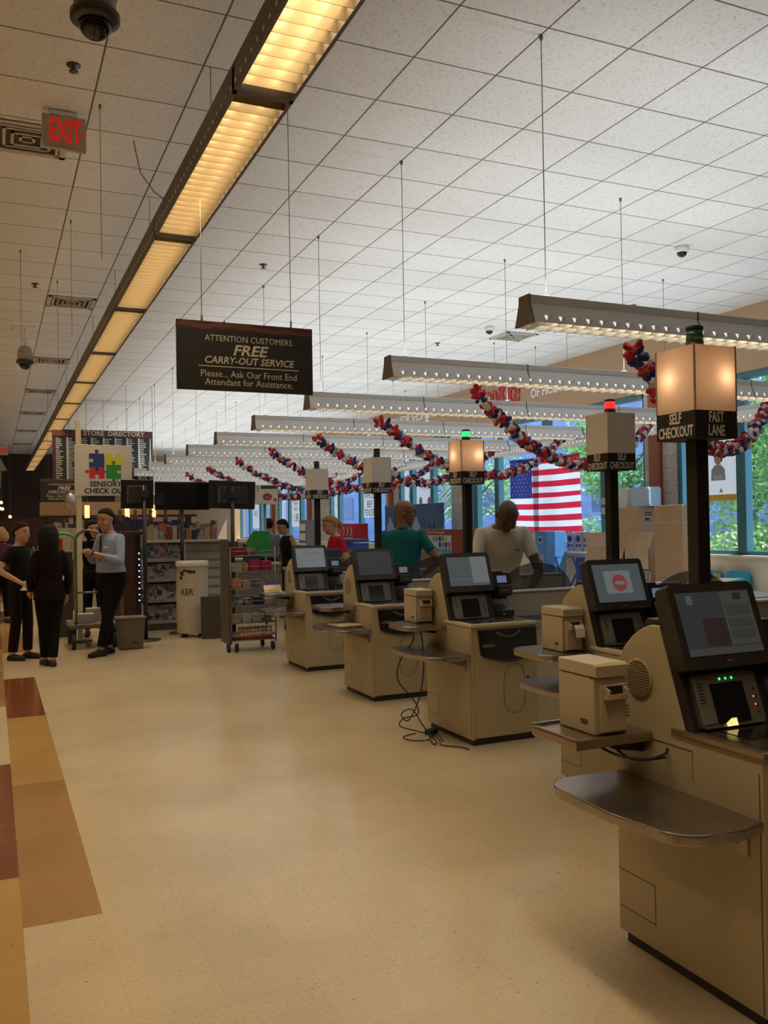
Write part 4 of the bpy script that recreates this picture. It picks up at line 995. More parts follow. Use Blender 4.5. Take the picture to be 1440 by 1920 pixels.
lane_post(PX, 8.0, 'unlit SELF CHECKOUT lane post with dark beacon beside the teal polo man', False, 'off')
lane_post(PX, 6.2, 'lit SELF CHECKOUT lane post with green beacon between the two standing men', True, 'green')
lane_post(PX+0.01, 4.4, 'unlit SELF CHECKOUT lane post with a red beacon', False, 'red', k=1.04)
lane_post(2.505, 2.62, 'nearest lit lane post reading SELF CHECKOUT and FAST LANE', True, 'green_off', 'FAST\nLANE', k=1.069)
# ---------------------------------------------------------------- people
def skin_mat(name, col): 
    m = mat(name, col, 0.5, var=0.06, vscale=9); m.node_tree.nodes['Principled BSDF'].inputs['Subsurface Weight'].default_value = 0.05; return m
def remesh(mb, vox, smooth=2):
    me = mb.mesh('tmp'); o = D.objects.new('tmp', me); COL.objects.link(o)
    md = o.modifiers.new('r', 'REMESH'); md.mode = 'VOXEL'; md.voxel_size = vox
    dg = bpy.context.evaluated_depsgraph_get(); m2 = D.meshes.new_from_object(o.evaluated_get(dg))
    D.objects.remove(o); D.meshes.remove(me)
    bm = bmesh.new(); bm.from_mesh(m2)
    for _ in range(smooth): bmesh.ops.smooth_vert(bm, verts=bm.verts, factor=0.5, use_axis_x=True, use_axis_y=True, use_axis_z=True)
    for f in bm.faces: f.smooth = True
    bm.to_mesh(m2); bm.free(); return m2
def limb(mb, chain, n=14):
    """tapered limb: list of (point, radius), joints rounded"""
    for (a, ra), (b, rb) in zip(chain[:-1], chain[1:]):
        mb.tube([a, Vector(a).lerp(Vector(b), .35), b], [ra, ra*0.62+rb*0.38 + 0.004, rb], n)
    for p, r in chain: mb.ball(p, r, n=12)
HEADP = [(-.118, .018, .018, .058), (-.108, .034, .036, .046), (-.085, .050, .062, .026), (-.05, .061, .082, .012), (-.015, .068, .091, .006), (.025, .074, .096, 0.0), (.06, .073, .094, -.003), (.09, .060, .078, -.006), (.11, .038, .050, -.008), (.12, .012, .016, -.008)]
def person(label, loc, rotz, H, skin, top, pants, shoes=(0.02, 0.02, 0.02), hair=None, hcol=(0.02, 0.015, 0.012), sleeves='short',
           arms=None, legs=None, lean=0.0, leanx=0.0, head=(0, 0, 0), broad=1.0, girth=1.0, vox=0.008, glasses=False, extra=None, long_top=0.0, belt=True, lower=True, group=None, waistpin=True):
    """local frame: the figure looks along +y, x is its right-hand side as seen from behind; head = (turn, nod, tilt)"""
    s = H/1.75
    t = thing('person', label, 'person', loc, rotz, group)
    V = lambda x, y, z: Vector((x, y, z))*s
    hipc = V(0, 0, 0.96)
    LM = Matrix.Translation(hipc) @ Matrix.Rotation(-lean, 4, 'X') @ Matrix.Rotation(leanx, 4, 'Y') @ Matrix.Translation(-hipc)
    U = lambda x, y, z: LM @ V(x, y, z)
    ax = (LM.to_3x3() @ Vector((1, 0, 0))); ay = (LM.to_3x3() @ Vector((0, 1, 0)))
    def ring(x, y, z, rx, ry, up=True):
        M3 = LM if up else Matrix.Identity(4)
        return (M3 @ V(x, y, z), (M3.to_3x3() @ Vector((rx*s, 0, 0))), (M3.to_3x3() @ Vector((0, ry*s, 0))))
    g = girth; bw = broad
    torso = [ring(0, 0.0, 0.86, .150*g, .110*g, False), ring(0, -.005, 0.93, .168*g, .118*g, False), ring(0, 0, 1.0, .158*g, .112*g), ring(0, .005, 1.09, .142*g, .102*g), ring(0, .005, 1.20, .158*(g+bw)/2, .112*(g+1)/2),
             ring(0, 0, 1.31, .176*bw, .115), ring(0, -.008, 1.39, .178*bw, .100), ring(0, -.012, 1.435, .148*bw, .080), ring(0, -.010, 1.468, .098, .066), ring(0, .0, 1.50, .056, .058), ring(0, .012, 1.555, .053, .057)]
    # arms: per side (elbow, wrist, fingertip direction) in local unscaled units, after leaning
    A = {'L': ((-.235, -.03, 1.12), (-.235, .05, .87), (0, .25, -1)), 'R': ((.235, -.03, 1.12), (.235, .05, .87), (0, .25, -1))}
    if arms: A.update(arms)
    Lg = {'L': ((-.10, .015, .50), (-.105, -.03, .085), 0.12), 'R': ((.10, .015, .50), (.105, -.03, .085), -0.12)}
    if legs: Lg.update(legs)
    sh = {'L': U(-.166*bw, -.012, 1.405), 'R': U(.166*bw, -.012, 1.405)}
    el = {k: V(*A[k][0]) for k in A}; wr = {k: V(*A[k][1]) for k in A}
    hip = {'L': V(-.088, 0, .92), 'R': V(.088, 0, .92)}
    kn = {k: V(*Lg[k][0]) for k in Lg}; an = {k: V(*Lg[k][1]) for k in Lg}
    body = MB(); body.loft(torso, 20)
    hm = LM @ Matrix.Translation(V(0, 0.012, 1.535)) @ Euler((head[1], head[2], head[0]), 'XYZ').to_matrix().to_4x4() @ Matrix.Translation(Vector((0, 0.02*s, 0.105*s)))
    hs = s*1.09
    # head
    rings = []
    for z, rx, ry, yo in HEADP:
        c = hm @ Vector((0, yo*hs, z*hs)); rings.append((c, hm.to_3x3() @ Vector((rx*hs, 0, 0)), hm.to_3x3() @ Vector((0, ry*hs, 0))))
    body.loft(rings, 20)
    HP = lambda x, y, z: hm @ (Vector((x, y, z))*hs)
    body.tube([HP(0, -.02, -.06), HP(0, -.02, -.15)], [.052*hs, .056*hs], 14)
    body.tube([HP(0, .092, .022), HP(0, .105, -.008), HP(0, .112, -.028)], [.008*hs, .011*hs, .0145*hs], 8); body.ball(HP(0, .108, -.030), .014*hs, n=8)
    body.ball(HP(0, .084, -.068), .020*hs, .012*hs, .012*hs, n=8)
    for sg in (-1, 1):
        e = HP(sg*.073, -.008, -.004); body.tube([HP(sg*.070, -.006, -.028), HP(sg*.080, -.014, -.002), HP(sg*.076, -.012, .026)], [.010*hs, .014*hs, .012*hs], 8)
        body.ball(HP(sg*.035, .080, .030), .022*hs, .010*hs, .009*hs, n=8)   # brow
        body.ball(HP(sg*.042, .066, -.030), .022*hs, n=8)                    # cheek
    for k in ('L', 'R'):
        limb(body, [(sh[k], .052*s), (el[k], .038*s), (wr[k], .025*s)])
        # hand: palm, four fingers, thumb
        dv = Vector(A[k][2]).normalized(); sg = -1 if k == 'L' else 1
        fore = (wr[k]-el[k]).normalized()
        side = dv.cross(Vector((sg, 0, 0.15))).normalized() if abs(dv.x) < .9 else dv.cross(Vector((0, 0, 1))).normalized()
        nrm = dv.cross(side).normalized()
        if nrm.dot(Vector((-sg, 0.3, 0))) < 0: nrm = -nrm    # palm towards the body
        p0 = wr[k]; p1 = p0 + dv*.085*s
        body.tube([p0, p0.lerp(p1, .5), p1], [.024*s, .030*s, .028*s], 10)
        for j in range(4):
            off = side*((j-1.5)*.0175*s); ln = (.070, .080, .075, .058)[j]*s
            a = p1 + off - dv*.012*s; b_ = a + dv*ln*.5 + nrm*.010*s; c = b_ + (dv*.75 + nrm*.6).normalized()*ln*.5
            body.tube([a, b_, c], [.0095*s, .0085*s, .007*s], 7); body.ball(c, .007*s, n=6)
        th = p0 + dv*.022*s + side*(-.024*s if j else .024*s); te = th + (dv*.7 - side*.5 + nrm*.45).normalized()*.045*s
        body.tube([th, te, te + (dv + nrm*.4).normalized()*.026*s], [.013*s, .0105*s, .008*s], 7)
    if lower:
        for k in ('L', 'R'):
            limb(body, [(hip[k], .085*s*g), (kn[k], .055*s), (an[k], .037*s)])
            toe = an[k] + Vector((math.sin(-Lg[k][2])*.15*s*0 + (Lg[k][2]*-.15)*s, .15*s, -.055*s)); toe.z = max(toe.z, .03*s)
            limb(body, [(an[k]-Vector((0, .01, .045))*s, .026*s), (Vector((toe.x, toe.y, .03*s)), .024*s)])
    me = remesh(body, vox, 2); me.name = 'body'
    o = D.objects.new('body', me); COL.objects.link(o); o.parent = t; me.materials.append(skin)
    def garment(nm, mb_, m_, v=None, sm=2, label=None):
        me_ = remesh(mb_, v or vox, sm); me_.name = nm; ob = D.objects.new(nm, me_); COL.objects.link(ob); ob.parent = t; me_.materials.append(m_)
        if label: ob['label'] = label
        return ob
    # top
    q = MB(); e = .013*s
    grow = lambda R: [(c, a*(1+e/max(a.length, 1e-6)), b_*(1+e/max(b_.length, 1e-6))) for c, a, b_ in R]
    if long_top:
        lo = [ring(0, 0, 0.96-long_top, .178*g, .128*g, False), ring(0, 0, 0.93, .172*g, .124*g, False)]
        R = grow(lo + torso[2:9])
    else: R = grow(torso[2:9] if waistpin else torso[1:9])
    q.loft(R, 22)
    for k in ('L', 'R'):
        if sleeves == 'short':
            m_ = sh[k].lerp(el[k], .62); q.tube([sh[k]-(el[k]-sh[k])*.05, sh[k].lerp(el[k], .3), m_], [.060*s, .058*s, .058*s], 14); q.ball(sh[k], .059*s)
        elif sleeves == 'none': pass
        else:
            w_ = el[k].lerp(wr[k], .93 if sleeves == 'long' else .55)
            limb(q, [(sh[k], .060*s), (el[k], .050*s)]); q.tube([el[k], el[k].lerp(w_, .5), w_], [.052*s, .049*s, .040*s], 14)
    garment('top', q, top, sm=5)
    q = MB(); q.tube([U(0, -.010, 1.462), U(0, -.006, 1.495)], [.076*s, .064*s], 18); garment('collar', q, top, sm=1)
    if lower:
        q = MB(); R = grow([ring(0, 0, .84, .150*g, .110*g, False)] + torso[1:3]); R = [(c, a*.985, b_*.985) for c, a, b_ in R]; q.loft(R, 20)
        for k in ('L', 'R'):
            hem = kn[k].lerp(an[k], .93)
            q.tube([hip[k], hip[k].lerp(kn[k], .5), kn[k], kn[k].lerp(hem, .5), hem], [.098*s*g, .086*s*g, .069*s, .066*s, .060*s], 16); q.ball(hip[k], .098*s*g)
        garment('trousers', q, pants)
        for k in ('L', 'R'):
            q = MB(); fx = -Lg[k][2]; fw = Vector((fx, 1, 0)).normalized(); a = an[k]; b0 = Vector((a.x, a.y, .03*s)) - fw*.045*s
            q.tube([b0+Vector((0,0,.008))*s, b0+fw*.09*s+Vector((0,0,.012))*s, b0+fw*.18*s, b0+fw*.235*s], [.042*s, .046*s, .042*s, .024*s], 14); q.ball(b0, .037*s)
            q.tube([Vector((a.x, a.y, .02*s)), a - Vector((0, 0, .005))*s], [.042*s, .040*s], 12)
            for v in q.bm.verts:
                if v.co.z < 0.002: v.co.z = 0.002
            garment('shoe', q, mat('shoe_%d' % int(1000*shoes[0]), shoes, 0.45, spec=0.25), v=.006)
    # face
    EY = mat('eye_dark', (0.02, 0.015, 0.012), 0.2); 
    for sg in (-1, 1):
        q = MB(); q.ball(HP(sg*.033, .0865, .012), .0095*hs, .006*hs, .006*hs, n=8); q.build('eye', EY, t)
        q = MB(); q.tube([HP(sg*.017, .094, .030), HP(sg*.035, .092, .035), HP(sg*.052, .082, .029)], .0042*hs, 6); q.build('eyebrow', mat('brow_hair', (0.03, 0.02, 0.014), 0.7), t)
    q = MB(); q.ball(HP(0, .0935, -.064), .022*hs, .006*hs, .006*hs, n=8); q.build('mouth', mat('lips', (0.32, 0.12, 0.09), 0.5), t)
    # hair
    if hair:
        q = MB(); n_ = len(HEADP)
        lowz = {'crop': -.05, 'short': -.05, 'bun': -.055, 'pony': -.06, 'long': -.07, 'bob': -.07}[hair]
        th = .011 if hair in ('crop', 'short') else (.034 if hair == 'long' else .018)
        front = lambda z: -.040 if z < -.03 else (-.022 if z < .01 else (.022 if z < .045 else (.070 if z < .075 else None)))
        R = []
        for z, rx, ry, yo in HEADP:
            if z < lowz - .001: continue
            bk = yo - ry - th; fr_ = front(z); fr_ = yo + ry + th*.9 if fr_ is None else fr_
            R.append((HP(0, (fr_+bk)/2, z + (.010 if z > .09 else 0)), hm.to_3x3() @ Vector(((rx + th)*hs, 0, 0)), hm.to_3x3() @ Vector((0, (fr_-bk)/2*hs, 0))))
        q.loft(R, 22)
        if hair == 'bun': q.ball(HP(0, -.115, .02), .042*hs)
        if hair == 'pony': limb(q, [(HP(0, -.10, .03), .032*hs), (HP(0, -.135, -.03), .034*hs), (HP(0, -.135, -.10), .018*hs)])
        if hair in ('long', 'bob'):
            dz = -.26 if hair == 'long' else -.13
            q.tube([HP(0, -.035, .03), HP(0, -.055, -.08), HP(0, -.07, dz)], [.112*hs, .122*hs, .085*hs], 18)
            if hair == 'bob':
                for sg in (-1, 1): limb(q, [(HP(sg*.07, .0, .04), .03*hs), (HP(sg*.085, -.005, -.05), .034*hs), (HP(sg*.075, .0, -.13), .026*hs)])
        garment('hair', q, mat('hair_%d' % int(hcol[0]*1000), hcol, 0.75, spec=0.15, bump=0.6, bscale=90), v=.007, sm=2)
    if glasses:
        q = MB()
        for sg in (-1, 1):
            q.tube([HP(sg*.035 + .026*math.cos(a*PI/8), .102, .012 + .018*math.sin(a*PI/8)) for a in range(17)], .0022*hs, 5, caps=False)
            q.tube([HP(sg*.061, .098, .018), HP(sg*.078, .04, .02), HP(sg*.079, -.015, .014)], .0026*hs, 5)
        q.tube([HP(-.010, .106, .016), HP(.010, .106, .016)], .0022*hs, 5); q.build('glasses', BLACK, t)
    if extra: extra(t, s, U, V, HP, wr, el, sh, LM)
    return t
SK1 = skin_mat('warm_light_skin', (0.52, 0.30, 0.19)); SK2 = skin_mat('brown_skin', (0.20, 0.095, 0.055)); SK3 = skin_mat('dark_brown_skin', (0.075, 0.036, 0.024)); SK4 = skin_mat('tan_skin', (0.40, 0.21, 0.12))
def cloth(n, c, var=0.12): return mat(n, tuple(v*.45 for v in c) if max(c) < .05 else c, 0.85, spec=0.12, var=var, vscale=5, bump=0.15, bscale=250)
BLACKC = cloth('black_cloth', (0.014, 0.013, 0.013)); CHARC = cloth('charcoal_cloth', (0.022, 0.024, 0.023)); MAROON = cloth('dark_maroon_cloth', (0.022, 0.010, 0.011)); DKPANT = cloth('dark_plum_trousers', (0.026, 0.016, 0.015))
BLUES = cloth('pale_blue_shirt', (0.27, 0.34, 0.52)); TEALC = cloth('teal_polo', (0.012, 0.13, 0.155)); PALEP = cloth('pale_stone_polo', (0.62, 0.59, 0.53)); REDC = cloth('red_top', (0.48, 0.02, 0.045))
# woman in black, hair pulled back, three quarter face to the right
def ex_w1(t, s, U, V, HP, wr, el, sh, LM):
    q = MB(); q.box(-.05, .05, -.10, .10, -.002, .002, M=Matrix.Translation(wr['R'] + Vector((-.02, .10, -.06))*s) @ Ry(0.6)); q.build('held_paper', WHITEP, t)
person('woman in a black top with hair pulled back, holding a paper, at the left edge', (0.30, 11.75, 0), -PI/2-0.62, 1.67, SK1, CHARC, DKPANT, (0.016, 0.015, 0.015), 'bun', (0.035, 0.018, 0.010),
       arms={'R': ((.30, -.10, 1.17), (.20, .16, 1.00), (-.25, 1, -.35)), 'L': ((-.24, -.04, 1.13), (-.22, .07, .90), (0, .3, -1))}, legs={'L': ((-.09, .05, .50), (-.11, .03, .085), .1), 'R': ((.085, .0, .50), (.10, -.05, .085), -.1)}, head=(-.10, -.05, .08), girth=.95, broad=.90, extra=ex_w1)
# woman seen from behind in dark jacket
person('woman in a dark maroon jacket with long black hair, seen from behind', (0.60, 11.0, 0), 0.22, 1.62, SK4, MAROON, BLACKC, (0.013, 0.013, 0.014), 'long', (0.010, 0.008, 0.008), sleeves='long',
       arms={'R': ((.235, -.02, 1.12), (.225, .05, .88), (0, .25, -1)), 'L': ((-.235, -.02, 1.12), (-.20, .12, .95), (0, .8, -.6))}, legs={'L': ((-.06, .05, .50), (-.03, .10, .085), .0), 'R': ((.065, .02, .50), (.02, -.04, .085), -.05)}, head=(-.25, 0.05, 0), girth=1.04, broad=.92, long_top=.12)
# man in pale blue shirt
def ex_m1(t, s, U, V, HP, wr, el, sh, LM):
    q = MB(); pts = [(-.014, .105), (.014, .105), (.026, -.19), (0, -.23), (-.026, -.19)]
    q.prism([(a, z) for a, z in pts], 'y', -.004, .004, M=LM @ Matrix.Translation(V(0, .128, 1.35)) @ Rx(.08)); q.build('necktie', mat('dark_tie', (0.03, 0.02, 0.02), 0.6), t)
    q = MB(); q.box(-.035, .035, -.003, .003, -.012, .012, M=LM @ Matrix.Translation(V(-.09, .122, 1.31))); q.build('name_badge', WHITEP, t)
    q = MB(); q.lathe([(.036*s, -.012), (.036*s, .012)], 16, M=Matrix.Translation(wr['L']) @ (wr['L']-el['L']).to_track_quat('Z', 'Y').to_matrix().to_4x4()); q.build('wristwatch', BLACK, t)
    q = MB(); 
    R = [(V(0, 0, 1.0), Vector((.174*s, 0, 0)), Vector((0, .128*s, 0))), (V(0, 0, 1.035), Vector((.172*s, 0, 0)), Vector((0, .126*s, 0)))]; q.loft(R, 24); q.build('belt', BLACK, t)
person('man in a pale blue shirt and dark tie, hands together at his chest, side on', (1.37, 11.62, 0), PI/2+0.50, 1.83, SK4, BLUES, BLACKC, (0.012, 0.011, 0.011), 'crop', (0.014, 0.010, 0.009), sleeves='rolled',
       arms={'L': ((-.27, .06, 1.14), (-.08, .31, 1.24), (.75, .6, .3)), 'R': ((.27, .06, 1.14), (.06, .30, 1.24), (-.75, .5, .35))}, legs={'L': ((-.07, .09, .50), (-.03, .17, .085), .1), 'R': ((.09, .0, .50), (.09, -.02, .085), -.15)}, head=(.22, -.12, 0), girth=1.30, broad=1.15, lean=.04, extra=ex_m1)
# woman behind, between pole and man
person('dark-haired woman facing the camera behind the flatbed cart, partly hidden', (1.375, 13.72, 0), PI-0.1, 1.70, SK1, BLACKC, BLACKC, (0.02, 0.02, 0.02), 'bob', (0.013, 0.009, 0.008), head=(.15, -.08, .12), vox=.010)
# man in teal polo, seen from behind, face turned right
def ex_m2(t, s, U, V, HP, wr, el, sh, LM):
    q = MB(); q.lathe([(.034*s, -.008), (.034*s, .008)], 16, M=Matrix.Translation(wr['R']) @ (wr['R']-el['R']).to_track_quat('Z', 'Y').to_matrix().to_4x4()); q.build('bracelet', CHROME, t)
person('bald man in a teal polo seen from behind, hand on hip, face turned right', (4.05, 8.60, 0), -0.50, 1.83, SK2, TEALC, BLACKC, (0.02, 0.02, 0.02), None, arms={'R': ((.37, -.10, 1.14), (.20, -.07, .99), (-.8, .35, -.45)), 'L': ((-.25, -.03, 1.12), (-.25, .06, .87), (0, .3, -1))}, head=(-1.35, -.02, .03), girth=1.10, broad=1.10, glasses=True, extra=ex_m2, long_top=.14)
# man bending over the belt
def ex_m3(t, s, U, V, HP, wr, el, sh, LM):
    q = MB(); q.box(-.022, .022, -.003, .003, -.010, .010, M=LM @ Matrix.Translation(V(-.10, .124, 1.32))); q.build('shirt_logo', mat('green_logo', (0.10, 0.40, 0.12), 0.7), t)
person('man in a pale stone polo leaning over the belt with head bowed', (4.26, 6.98, 0), PI-0.34, 1.92, SK3, PALEP, BLACKC, (0.02, 0.02, 0.02), None, (0.010, 0.009, 0.009), lean=0.46,
       arms={'L': ((-.27, .30, 1.06), (-.16, .44, .90), (.25, .5, -.75)), 'R': ((.27, .30, 1.06), (.16, .48, .92), (-.2, .6, -.7))}, head=(.0, -.60, 0), girth=1.04, broad=1.05, extra=ex_m3, long_top=.06)
# cashiers further back
person('blonde cashier with a ponytail in a red top, side on', (4.45, 11.55, 0), PI/2, 1.72, SK1, REDC, BLACKC, hair='pony', hcol=(0.34, 0.19, 0.08), lean=.12, head=(0, -.22, 0), girth=.98, broad=.95, vox=.010, sleeves='short')
person('dark-haired man in a charcoal top looking down at a far checkout', (4.70, 14.6, 0), PI/2+.2, 1.70, SK4, CHARC, BLACKC, hair='crop', hcol=(0.011, 0.009, 0.008), lean=.10, head=(0, -.30, 0), vox=.011, sleeves='none')
person('man in a grey tee shirt with his back turned at a far checkout', (4.93, 16.6, 0), -.3, 1.72, SK4, cloth('grey_tee', (0.16, 0.17, 0.19)), BLACKC, hair='crop', hcol=(0.012, 0.010, 0.009), vox=.011)
person('blonde shopper in a purple top among the dark produce aisles at the left edge', (0.13, 16.5, 0), .5, 1.63, SK1, cloth('purple_top', (0.09, 0.03, 0.08)), BLACKC, hair='bob', hcol=(0.35, 0.22, 0.10), vox=.012, girth=1.1)
# ---------------------------------------------------------------- goods and fixtures in the middle distance
def printed(name, seed, scale=9, sat=0.5, val=0.46):
    """printed packaging: blocky patches of colour, different on every copy"""
    m, N, L, b = node_mat(name)
    tc = N.new('ShaderNodeTexCoord'); oi = N.new('ShaderNodeObjectInfo'); vo = N.new('ShaderNodeTexVoronoi'); vo.inputs['Scale'].default_value = scale; vo.distance = 'CHEBYCHEV'
    ad = N.new('ShaderNodeVectorMath'); ad.operation = 'ADD'; cb = N.new('ShaderNodeCombineXYZ'); ml = N.new('ShaderNodeMath'); ml.operation = 'MULTIPLY'; ml.inputs[1].default_value = 37.0
    L.new(oi.outputs['Random'], ml.inputs[0]); L.new(ml.outputs[0], cb.inputs[0]); L.new(ml.outputs[0], cb.inputs[2]); L.new(tc.outputs['Object'], ad.inputs[0]); L.new(cb.outputs[0], ad.inputs[1]); L.new(ad.outputs[0], vo.inputs['Vector'])
    hs = N.new('ShaderNodeHueSaturation'); hs.inputs['Saturation'].default_value = sat*1.4; hs.inputs['Value'].default_value = val
    cr = N.new('ShaderNodeValToRGB'); e = cr.color_ramp.elements; rd = random.Random(seed)
    cols = [(0.75, 0.70, 0.62), (0.45, 0.05, 0.05), (0.10, 0.20, 0.42), (0.80, 0.62, 0.15), (0.62, 0.58, 0.55), (0.08, 0.30, 0.14), (0.70, 0.35, 0.35), (0.05, 0.05, 0.06)]
    rd.shuffle(cols); cr.color_ramp.interpolation = 'CONSTANT'
    e[0].color = (*cols[0], 1); e[0].position = 0; e[1].color = (*cols[1], 1); e[1].position = 0.14
    for i in range(2, 7): x = e.new(0.14*i); x.color = (*cols[i], 1)
    sp = N.new('ShaderNodeSeparateColor'); L.new(vo.outputs['Color'], sp.inputs[0]); L.new(sp.outputs[0], cr.inputs['Fac']); L.new(cr.outputs['Color'], hs.inputs['Color']); L.new(hs.outputs['Color'], b.inputs['Base Color'])
    b.inputs['Roughness'].default_value = 0.4
    return m
PR = [printed('printed_cover_%s' % n_, i, sc) for i, (n_, sc) in enumerate((('mixed', 17), ('bold', 11), ('busy', 28), ('soft', 14)))]
SHELFM = mat('shelf_cream', (0.50, 0.46, 0.37), 0.5); SHELFD = mat('shelf_dark', (0.05, 0.045, 0.04), 0.5); WOOD = mat('dark_cherry_wood', (0.03, 0.010, 0.007), 0.6); RACKW = mat('rack_wire', (0.26, 0.25, 0.24), 0.35, 0.9)
# magazine rack facing the camera, Y about 14
t = thing('magazine_rack', 'cream magazine rack with four tiers behind the black screens', 'rack', (2.05, 13.95, 0))
b = MB(); b.box(0.0, 1.42, 0.34, 0.40, 0, 1.37); b.build('back_panel', SHELFM, t)
b = MB(); b.box(0, 1.42, 0.0, 0.34, 0, 0.10); b.build('base', SHELFD, t)
for z in (0.12, 0.45, 0.77, 1.08):
    b = MB(); b.box(0.02, 0.70, 0.02, 0.34, z-0.02, z); b.box(0.02, 0.70, 0.0, 0.02, z-0.015, z+0.035); b.build('shelf', mat('shelf_edge_grey', (0.3, 0.28, 0.25), 0.4), t)
b = MB(); b.box(-0.02, 1.44, -0.02, 0.42, 1.36, 1.40, 0.006); b.build('top_board', SHELFM, t)
for k in range(6):
    b = MB(); b.box(0.72, 1.40, 0.30, 0.345, 0.50+0.145*k, 0.60+0.145*k, 0.004); b.build('slat', mat('slat_cream', (0.46, 0.42, 0.33), 0.5), t)
b = MB(); b.box(-0.0, 0.03, 0, 0.34, 0, 1.37); b.box(0.70, 0.73, 0, 0.34, 0, 1.37); b.build('upright', SHELFM, t)
# magazines, three or four to a tier
def mag_mesh(i):
    b = MB(); b.box(-0.10, 0.10, -0.006, 0.006, 0, 0.27, M=Rx(-0.16)); me = b.mesh('magazine'); me.materials.append(PR[i % 4]); return me
MG = [mag_mesh(i) for i in range(4)]
tier = ['top', 'second', 'third', 'bottom']; place = ['far left', 'left', 'right', 'far right']
for j, z in enumerate((1.08, 0.77, 0.45, 0.12)):
    for k in range(3):
        o = D.objects.new('magazine', MG[(j*3+k*7) % 4]); COL.objects.link(o); o.location = (2.05+0.15+0.205*k, 14.0, z+0.002)
        tag(o, 'magazine in the %s tier of the cream rack, %s' % (tier[j], ('left one', 'middle one', 'right one')[k]), 'magazine', 'magazines on the cream rack')
# small goods on the top board
rd = random.Random(11); nn = 0
def goods(x, y, z, w, d, h, m_, lab, grp, name='goods_box', tilt=0.0, cat='box', rz=0.0):
    b = MB(); b.box(-w/2, w/2, -d/2, d/2, 0, h, 0.004); return tag(b.build(name, m_, loc=(x, y, z), rot=(tilt, 0, rz)), lab, cat, grp)
xs = 2.08
ADJ = ['first', 'second', 'third', 'fourth', 'fifth', 'sixth', 'seventh', 'eighth', 'ninth', 'tenth', 'eleventh', 'twelfth', 'thirteenth', 'fourteenth', 'fifteenth', 'sixteenth']
SP = [mat('sleeve_'+n_, tuple(v*.62 for v in c), 0.5) for n_, c in (('white', (0.66, 0.62, 0.56)), ('sea_green', (0.06, 0.28, 0.27)), ('yellow', (0.62, 0.45, 0.08)), ('orange', (0.58, 0.24, 0.06)), ('pink', (0.55, 0.20, 0.24)), ('cream', (0.55, 0.48, 0.36)), ('navy', (0.03, 0.04, 0.12)), ('red', (0.40, 0.03, 0.03)))]
for k in range(12):
    w = rd.uniform(0.07, 0.10); h = rd.uniform(0.13, 0.23)
    goods(xs + w/2, 14.02 + rd.uniform(0, .05), 1.40, w, 0.05, h, (SP[(0, 5, 0, 1, 7, 0, 2, 3, 6, 0, 5, 4)[k]] if k % 3 else PR[k % 4]), '%s upright pack from the left along the top board of the cream rack' % ADJ[k], 'upright packs on the cream rack', 'upright_pack', 0.0, 'pack'); xs += w + 0.022
xs = 2.06
for k in range(14):
    w = rd.uniform(0.06, 0.10); h = rd.uniform(0.22, 0.34)
    goods(xs + w/2, 14.28, 1.40, w, 0.07, h, PR[(k*3+1) % 4] if k % 2 else SP[(6, 7, 2, 5, 3, 1, 6, 4)[k % 8]], '%s tall pack from the left in the back row on the cream rack' % ADJ[k], 'tall packs in the back row', 'tall_pack', 0.0, 'pack'); xs += w + 0.008
# purple topper strip with sandals-like ornaments behind
t = thing('topper_display', 'dark purple display topper standing on the gift table behind the screens', 'display', (1.72, 15.2, 0))
b = MB(); b.box(0, 1.4, 0, 0.5, 0, 1.55); b.build('table', SHELFD, t)
b = MB(); b.box(0, 1.4, 0, 0.05, 1.55, 1.70); b.prism([(0.1+0.35*0, 1.70), (0.45, 1.70)] + [(0.275+0.175*math.cos(a*PI/8), 1.70+0.10*math.sin(a*PI/8)) for a in range(1, 8)], 'y', 0.0, 0.04); b.build('topper', mat('dark_purple', (0.03, 0.02, 0.06), 0.5), t)
for k in range(5):
    t2 = thing('ornament', '%s bronze figure from the left on the dark purple topper' % ADJ[k], 'ornament', (1.95+0.25*k, 15.22, 1.70), group='bronze figures on the purple topper')
    b = MB(); b.lathe([(.03, 0), (.05, .04), (.02, .12), (.035, .18), (.01, .24)], 12); b.build('figure', mat('bronze_figure', (0.16, 0.05, 0.03), 0.35), t2)
# dark-lit drinks cabinet edge with little lights beside the man
t = thing('candy_cabinet', 'dark display cabinet with a strip of tiny lights behind the man in blue', 'display', (1.72, 13.1, 0))
b = MB(); b.box(0, 0.30, 0, 0.4, 0, 1.55, 0.01); b.build('cabinet', mat('cabinet_dark_red', (0.05, 0.015, 0.013), 0.4), t)
b = MB(); b.box(0.17, 0.235, -0.012, 0, 0.35, 1.5); b.build('glass_strip', mat('strip_blue_black', (0.02, 0.02, 0.04), 0.2), t)
b = MB()
for k in range(9): b.ball((0.215, -0.016, 0.55+0.085*k), 0.010, n=8)
b.build('lights', mat('tiny_led', (1, 1, 1), 0.4, emit=(.8, .85, 1), estr=2.0), t)
b = MB(); b.box(0.24, 0.298, -0.01, 0, 0.25, 1.5); b.build('printed_edge', PR[1], t)
# grey-lidded waste bin
t = thing('waste_bin', 'grey brown plastic waste bin on the floor behind the man in blue', 'bin', (1.66, 12.08, 0))
b = MB(); b.prism([(-.15, 0), (.15, 0), (.185, .42), (-.185, .42)], 'y', -.13, .13, bev=.02); b.build('tub', mat('bin_grey', (0.12, 0.10, 0.075), 0.5), t)
b = MB(); b.box(-.195, .195, -.14, .14, .40, .425, .008); b.build('rim', mat('bin_rim', (0.15, 0.125, 0.095), 0.5), t)
b = MB(); b.box(-.0, .09, -.1305, -.128, .08, .10); b.build('badge', BLACK, t)
